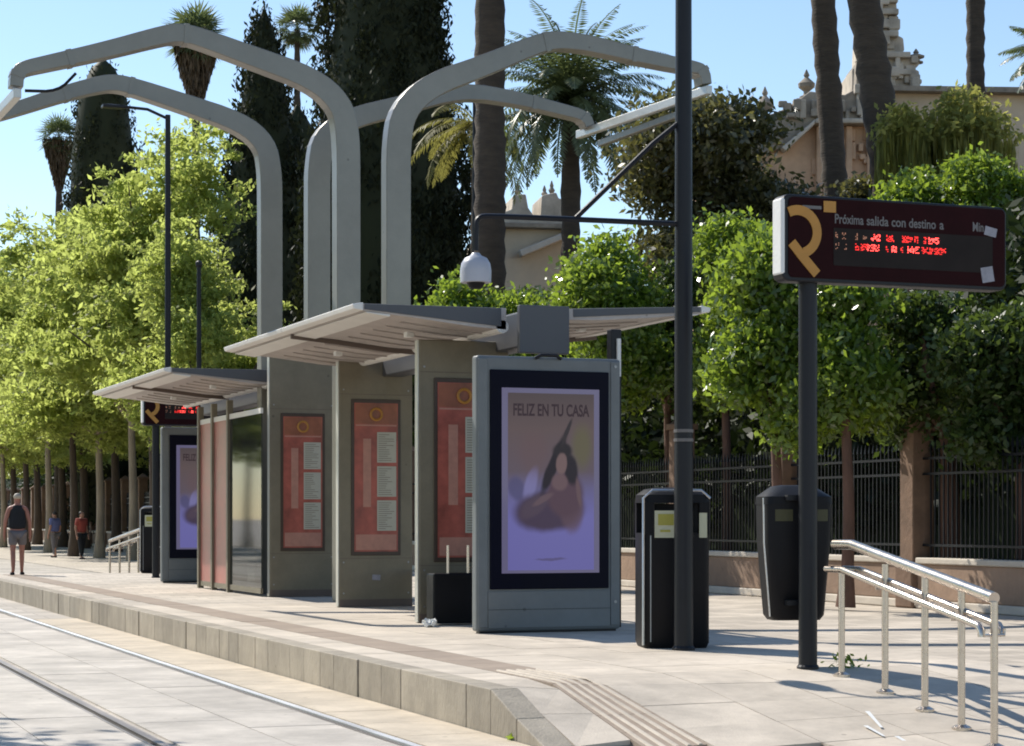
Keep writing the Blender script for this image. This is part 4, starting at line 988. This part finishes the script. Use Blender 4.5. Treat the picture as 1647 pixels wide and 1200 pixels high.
def fan_palm(px, d, py, r, label, skirt=True, scale=1.0):
    o = empty('fan_palm', gbase(px, d)); tag(o, label, 'palm', 'fan palms in the far garden'); h = hpix(py, d)
    trunk_rings([(0, 0, 0), (0, 0, h)], [.30, .17], o, ring=.4)
    V = []
    for k in range(46):
        az = k * 2.399; el = -.9 + 2.3 * k / 46; l0 = .8 * scale * random.uniform(.8, 1.15)
        dirv = Vector((math.cos(az) * math.cos(el), math.sin(az) * math.cos(el), math.sin(el)))
        c = Vector((0, 0, h)) + dirv * l0; sd = Vector((-math.sin(az), math.cos(az), 0)); upv = dirv.cross(sd)
        for j in range(16):
            a = (j / 15 - .5) * 3.6; D = (dirv * math.cos(a) + sd * math.sin(a) + Vector((0, 0, -.30)) + upv * random.uniform(-.1, .1)).normalized(); L_ = .85 * scale * (1 - .2 * abs(a) / 1.8)
            B = D.cross(upv).normalized() * .045 * scale
            V += [c, c + D * L_ * .5 + B, c + D * L_, c + D * L_ * .5 - B]
        B = sd * .02; V += [Vector((0, 0, h)) - B, Vector((0, 0, h)) + B, c + B, c - B]
    me = quads_mesh('crown', np.array([tuple(v) for v in V])); me.materials.append(M['l_palm']); link_mesh('crown', me, None, o)
    if skirt:
        n = 2600; t = rng.uniform(0, 1, n) ** .8; a = rng.uniform(0, 2 * np.pi, n); r_ = (1.05 * (1 - t) + .12 * t) * scale * np.sqrt(rng.uniform(.4, 1, n))
        C = np.stack([r_ * np.cos(a), r_ * np.sin(a), h - .3 - t * 2.9 * scale], 1)
        me = quads_mesh('dry_skirt', leaf_quads(C, .30, .06, 0, .85)); me.materials.append(M['l_skirt']); link_mesh('dry_skirt', me, None, o)
fan_palm(315, 100, 62, 1.5, 'fan palm with dry skirt standing against the sky above the frame', scale=1.15)
fan_palm(478, 112, 48, 1.5, 'fan palm head peeping over the dark cypresses', False, scale=.95)
fan_palm(95, 118, 222, 1.5, 'fan palm peeping left of the round-topped cypress', True, scale=.9)

# fence-side orange trees and the dark broadleaf tree
def round_tree(px, d, ytop, ybot, wpx, n, leaf, label, name='orange_tree', bark='redbark', L=.066, W=.034, group='evergreen trees along the fence', nb=9, seed=1, hang=.25, shell=.5, tr=.11, clump=.2):
    rs = random.Random(seed); b = gbase(px, d); zt, zb = hpix(ytop, d), hpix(ybot, d); r = wpx / 2 / FOC * d; B = []
    for k in range(nb):
        a = rs.uniform(0, 6.28); q = rs.uniform(.2, .72) * r; t = rs.uniform(.12, .88); f = math.sin(math.pi * (t * .75 + .2)) ** .6
        B.append((q * f * math.cos(a), q * f * math.sin(a), zb + (zt - zb) * t, rs.uniform(.34, .52) * r, rs.uniform(.34, .52) * r, (zt - zb) * rs.uniform(.12, .2)))
    n = int(n * 1.7)
    return tree(name, label, b, max(1.6, zb + (zt - zb) * .25), tr, B, n, L, W, leaf, bark, group, clump=clump, per=22, shell=shell, hang=hang)
round_tree(1125, 50, 150, 470, 330, 26000, 'l_magn', 'dark brownish evergreen tree between the lamp pole and the palace', 'magnolia_tree', 'bark', .10, .045, 'broadleaf garden trees', 14, 5, tr=.2, clump=.28)
round_tree(780, 44, 448, 640, 190, 10000, 'l_orange', 'low bright green crown behind the near canopy, beside the thick palm', seed=2)
round_tree(880, 46, 428, 640, 150, 8000, 'l_shaded', 'small shaded green crown behind the grey canopy beam', seed=12)
round_tree(985, 42, 368, 690, 190, 15000, 'l_orange', 'bright green crown just left of the dark lamp pole', seed=3)
round_tree(1075, 43, 430, 720, 150, 9000, 'l_shaded', 'deep green shaded crown directly behind the dark lamp pole', seed=13)
round_tree(1168, 41, 340, 700, 160, 12000, 'l_orange', 'bright green crown between the lamp pole and the departure sign', seed=4)
round_tree(1248, 33.5, 385, 735, 165, 15000, 'l_orange', 'sunlit hanging green crown left of the departure sign pole', seed=6, hang=.4)
round_tree(1362, 32.5, 450, 705, 150, 13000, 'l_orange', 'sunlit green crown right of the departure sign pole', seed=7, hang=.4)
round_tree(1525, 33.2, 455, 745, 270, 22000, 'l_shaded', 'large shaded tree with red-brown trunk beneath the departure sign', seed=8, tr=.2)
round_tree(1640, 31.8, 440, 775, 230, 18000, 'l_shaded', 'shaded dark green tree at the right edge of the photo', seed=9)
round_tree(1465, 45, 262, 470, 170, 11000, 'l_orange', 'bright green crown peeping over the middle of the departure sign', seed=10)
round_tree(1605, 44, 255, 500, 210, 16000, 'l_orange', 'bright green crown over the right end of the departure sign', seed=11)
round_tree(1385, 52, 280, 480, 130, 8000, 'l_magn', 'dull green shrubby crown below the palace wall', seed=14, L=.085, W=.04)

# hanging vine curtains on the palm bases
def vine(px, d, ytop, ybot, wpx, n, label):
    b = gbase(px, d); r = wpx / 2 / FOC * d; zt, zb = hpix(ytop, d), hpix(ybot, d)
    o = empty('hanging_vine', b); tag(o, label, 'vine', 'hanging vines on the palm trunks')
    K = n // 60; a = rng.uniform(0, 2 * np.pi, K); q = np.sqrt(rng.uniform(.05, 1, K)) * r
    top = zt - (q / r) ** 1.3 * (zt - zb) * .45; ln_ = (zt - zb) * rng.uniform(.25, .8, K)
    k = rng.integers(0, K, n); t = rng.uniform(0, 1, n) ** .8
    C = np.stack([q[k] * np.cos(a[k]), q[k] * np.sin(a[k]), top[k] - t * ln_[k]], 1) + rng.normal(size=(n, 3)) * np.array([.05, .05, .06])
    C[:, 2] -= .28
    k2 = rng.integers(0, K, n // 5); C2 = np.stack([q[k2] * np.cos(a[k2]), q[k2] * np.sin(a[k2]), top[k2]], 1) + rng.normal(size=(n // 5, 3)) * np.array([.16, .16, .12])
    me = quads_mesh('foliage', np.concatenate([leaf_quads(C, .28, .022, .1, .96), leaf_quads(C2, .09, .04, .5)])); me.materials.append(M['l_hang']); link_mesh('foliage', me, None, o)
    MB().tube([(0, 0, 0), (.1, 0, zt * .5), (0, 0, zt * .92)], [.14, .12, .06], 8).build('stem', 'bark', o, smooth=True)
vine(1552, 49, 142, 345, 160, 8500, 'weeping yellow-green vine curtain around the straight palm trunk')
vine(1452, 48.5, 170, 305, 85, 4000, 'weeping green vine curtain around the leaning palm trunk')

# shaded shrubbery filling the garden behind the fence
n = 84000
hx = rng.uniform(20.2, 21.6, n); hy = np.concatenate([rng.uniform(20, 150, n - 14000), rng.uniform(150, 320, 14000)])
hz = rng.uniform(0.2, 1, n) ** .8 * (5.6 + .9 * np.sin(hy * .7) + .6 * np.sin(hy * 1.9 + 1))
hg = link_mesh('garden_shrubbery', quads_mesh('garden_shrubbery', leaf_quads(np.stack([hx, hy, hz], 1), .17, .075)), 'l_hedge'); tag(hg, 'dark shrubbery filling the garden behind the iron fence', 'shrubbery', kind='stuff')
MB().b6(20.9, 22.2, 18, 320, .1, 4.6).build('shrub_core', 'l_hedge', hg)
# street tree on the near side of the track; its shade falls on the rails
def shade_tree(base, seed, label):
    Bs = street_blobs(seed, 9.5, 3.8)
    tree('street_tree', label, base, 4.3, .2, Bs, 14000, .13, .06, 'l_bright', group='feathery street trees', clump=.34, per=30)
shade_tree((-3.7, 18.4, 0), 41, 'street tree outside the left edge whose shade crosses the rails')
for k in range(9):                       # the row on the other side of the street, seen only as reflections
    o = empty('street_tree', (-10.0 + (k % 2) * .6, 36 + 11 * k, 0)); tag(o, '%s street tree of the opposite row outside the left edge' % ORD[k], 'tree', 'street trees across the tracks')
    B, me = variants[k % 3]
    trunk_mb(5.2, .22, B).build('trunk', 'bark', o, smooth=True)
    c = link_mesh('crown', me, None, o); c.rotation_euler = (0, 0, k * 2.1)

# ------------------------------------------------------------------ people
def skin_mesh(name, verts, edges, radii, root=0, sub=2):
    me = bpy.data.meshes.new(name); me.from_pydata([tuple(v) for v in verts], edges, [])
    o = bpy.data.objects.new(name, me); COL.objects.link(o)
    md = o.modifiers.new('skin', 'SKIN')
    for i, r in enumerate(radii):
        sv = me.skin_vertices[0].data[i]; sv.radius = r if isinstance(r, tuple) else (r, r); sv.use_root = (i == root)
    ss = o.modifiers.new('sub', 'SUBSURF'); ss.levels = sub; ss.render_levels = sub
    bpy.context.view_layer.update()
    res = bpy.data.meshes.new_from_object(o.evaluated_get(bpy.context.evaluated_depsgraph_get()))
    bpy.data.objects.remove(o); bpy.data.meshes.remove(me); res.name = name
    for p in res.polygons: p.use_smooth = True
    res.materials.clear()
    return res
def person(loc, rz, h, label, top_m, low_m, hair_m, skin_m='skin', stride=.10, sleeveless=True, long_legs=False):
    k = h / 1.7; o = empty('person', loc, rz); tag(o, label, 'person', 'people on foot')
    V = lambda x, y, z: (x * k, y * k, z * k)
    verts, edges, rad = [], [], []
    def add(v, r, prev=None):
        verts.append(V(*v)); rad.append((r[0] * k, r[1] * k) if isinstance(r, tuple) else r * k); i = len(verts) - 1
        if prev is not None: edges.append((prev, i))
        return i
    pel = add((0, 0, .93), (.15, .10)); w = add((0, 0, 1.08), (.135, .09), pel); ch = add((0, .01, 1.28), (.155, .10), w); cl = add((0, 0, 1.40), (.11, .08), ch)
    nk = add((0, .01, 1.48), .05, cl); h0 = add((0, .02, 1.55), (.07, .08), nk); h1 = add((0, .015, 1.62), (.08, .095), h0); h2 = add((0, .01, 1.69), (.05, .06), h1)
    nose = add((0, .12, 1.59), .014, h0)
    for sx in (-1, 1):
        sh = add((sx * .17, 0, 1.385), .06, cl); el = add((sx * .245, -.03, 1.12), .043, sh); wr = add((sx * .26, .05, .88), .03, el); ha = add((sx * .262, .075, .80), (.025, .040), wr)
        for j, (fy, fl) in enumerate([(-.028, .055), (-.010, .068), (.009, .072), (.027, .064)]):
            f1 = add((sx * .262, .078 + fy, .80 - .06), .0095, ha); add((sx * .255, .085 + fy, .80 - .06 - fl * .7), .008, f1)
        th = add((sx * .245, .115, .785), .010, ha); add((sx * .24, .125, .755), .009, th)
        hp = add((sx * .09, 0, .86), .095, pel); st = stride * sx
        kn = add((sx * .095, .02 + st * .6, .49), .058, hp); cf = add((sx * .095, -.015 + st, .33), .055, kn); an = add((sx * .095, -.03 + st * 1.25, .085), .036, cf); add((sx * .11, .12 + st * 1.25, .035), .034, an)
    body = skin_mesh('body', verts, edges, rad); link_mesh('body', body, skin_m, o)
    tv = [(0, 0, .92), (0, 0, 1.08), (0, .01, 1.28), (0, 0, 1.40), (-.15, 0, 1.385), (.15, 0, 1.385)]; tr_ = [(.215, .15), (.20, .145), (.225, .155), (.19, .14), .112, .112]
    te = [(0, 1), (1, 2), (2, 3), (3, 4), (3, 5)]
    if not sleeveless:
        tv += [(-.225, -.02, 1.17), (.225, -.02, 1.17)]; tr_ += [.066, .066]; te += [(4, 6), (5, 7)]
    link_mesh('shirt', skin_mesh('shirt', [V(*v) for v in tv], te, [(r[0] * k, r[1] * k) if isinstance(r, tuple) else r * k for r in tr_]), top_m, o)
    bot = .10 if long_legs else .60
    lv = [(0, 0, .93)]; le = []; lr = [(.17, .12)]
    for sx in (-1, 1):
        st = stride * sx; i = len(lv); lv += [(sx * .09, 0, .86), (sx * .096, .012 + st * .45, .70), (sx * .097, .012 + st * (.5 if not long_legs else 1.2), bot)]; le += [(0, i), (i, i + 1), (i + 1, i + 2)]; lr += [.115, .105, .098 if not long_legs else .06]
    link_mesh('trousers' if long_legs else 'shorts', skin_mesh('shorts', [V(*v) for v in lv], le, [(r[0] * k, r[1] * k) if isinstance(r, tuple) else r * k for r in lr]), low_m, o)
    hm = MB(); prof = []
    hv = [(0, -.02, 1.57), (0, -.01, 1.64), (0, .0, 1.71)]
    link_mesh('hair', skin_mesh('hair', [V(*v) for v in hv], [(0, 1), (1, 2)], [(.085 * k, .08 * k), (.095 * k, .10 * k), (.06 * k, .065 * k)]), hair_m, o)
    for sx in (-1, 1):
        st = stride * sx * 1.25
        MB().box(V(sx * .108, .05 + st, .028), (.085 * k, .25 * k, .056 * k)).build('shoe', 'cloth_black', o, bevel=.02)
    return o
sP, dP = at_x(28, 5.65)
person((5.65, sP, .30), R(-4), 1.66, 'person in black sleeveless top and grey shorts walking away on the platform', 'cloth_black', 'cloth_grey', 'hair_fair', 'skinred')
s2, _ = at_x(88, 11.6); person((11.6, s2, 0), R(35), 1.7, 'distant person in a blue shirt among the tree trunks', 'cloth_blue', 'cloth_grey', 'hair_dark', sleeveless=False, long_legs=True)
s3, _ = at_x(131, 12.0); person((12.0, s3, 0), R(-150), 1.7, 'distant person in a red shirt among the tree trunks', 'cloth_red', 'cloth_black', 'hair_dark', sleeveless=False, long_legs=True)
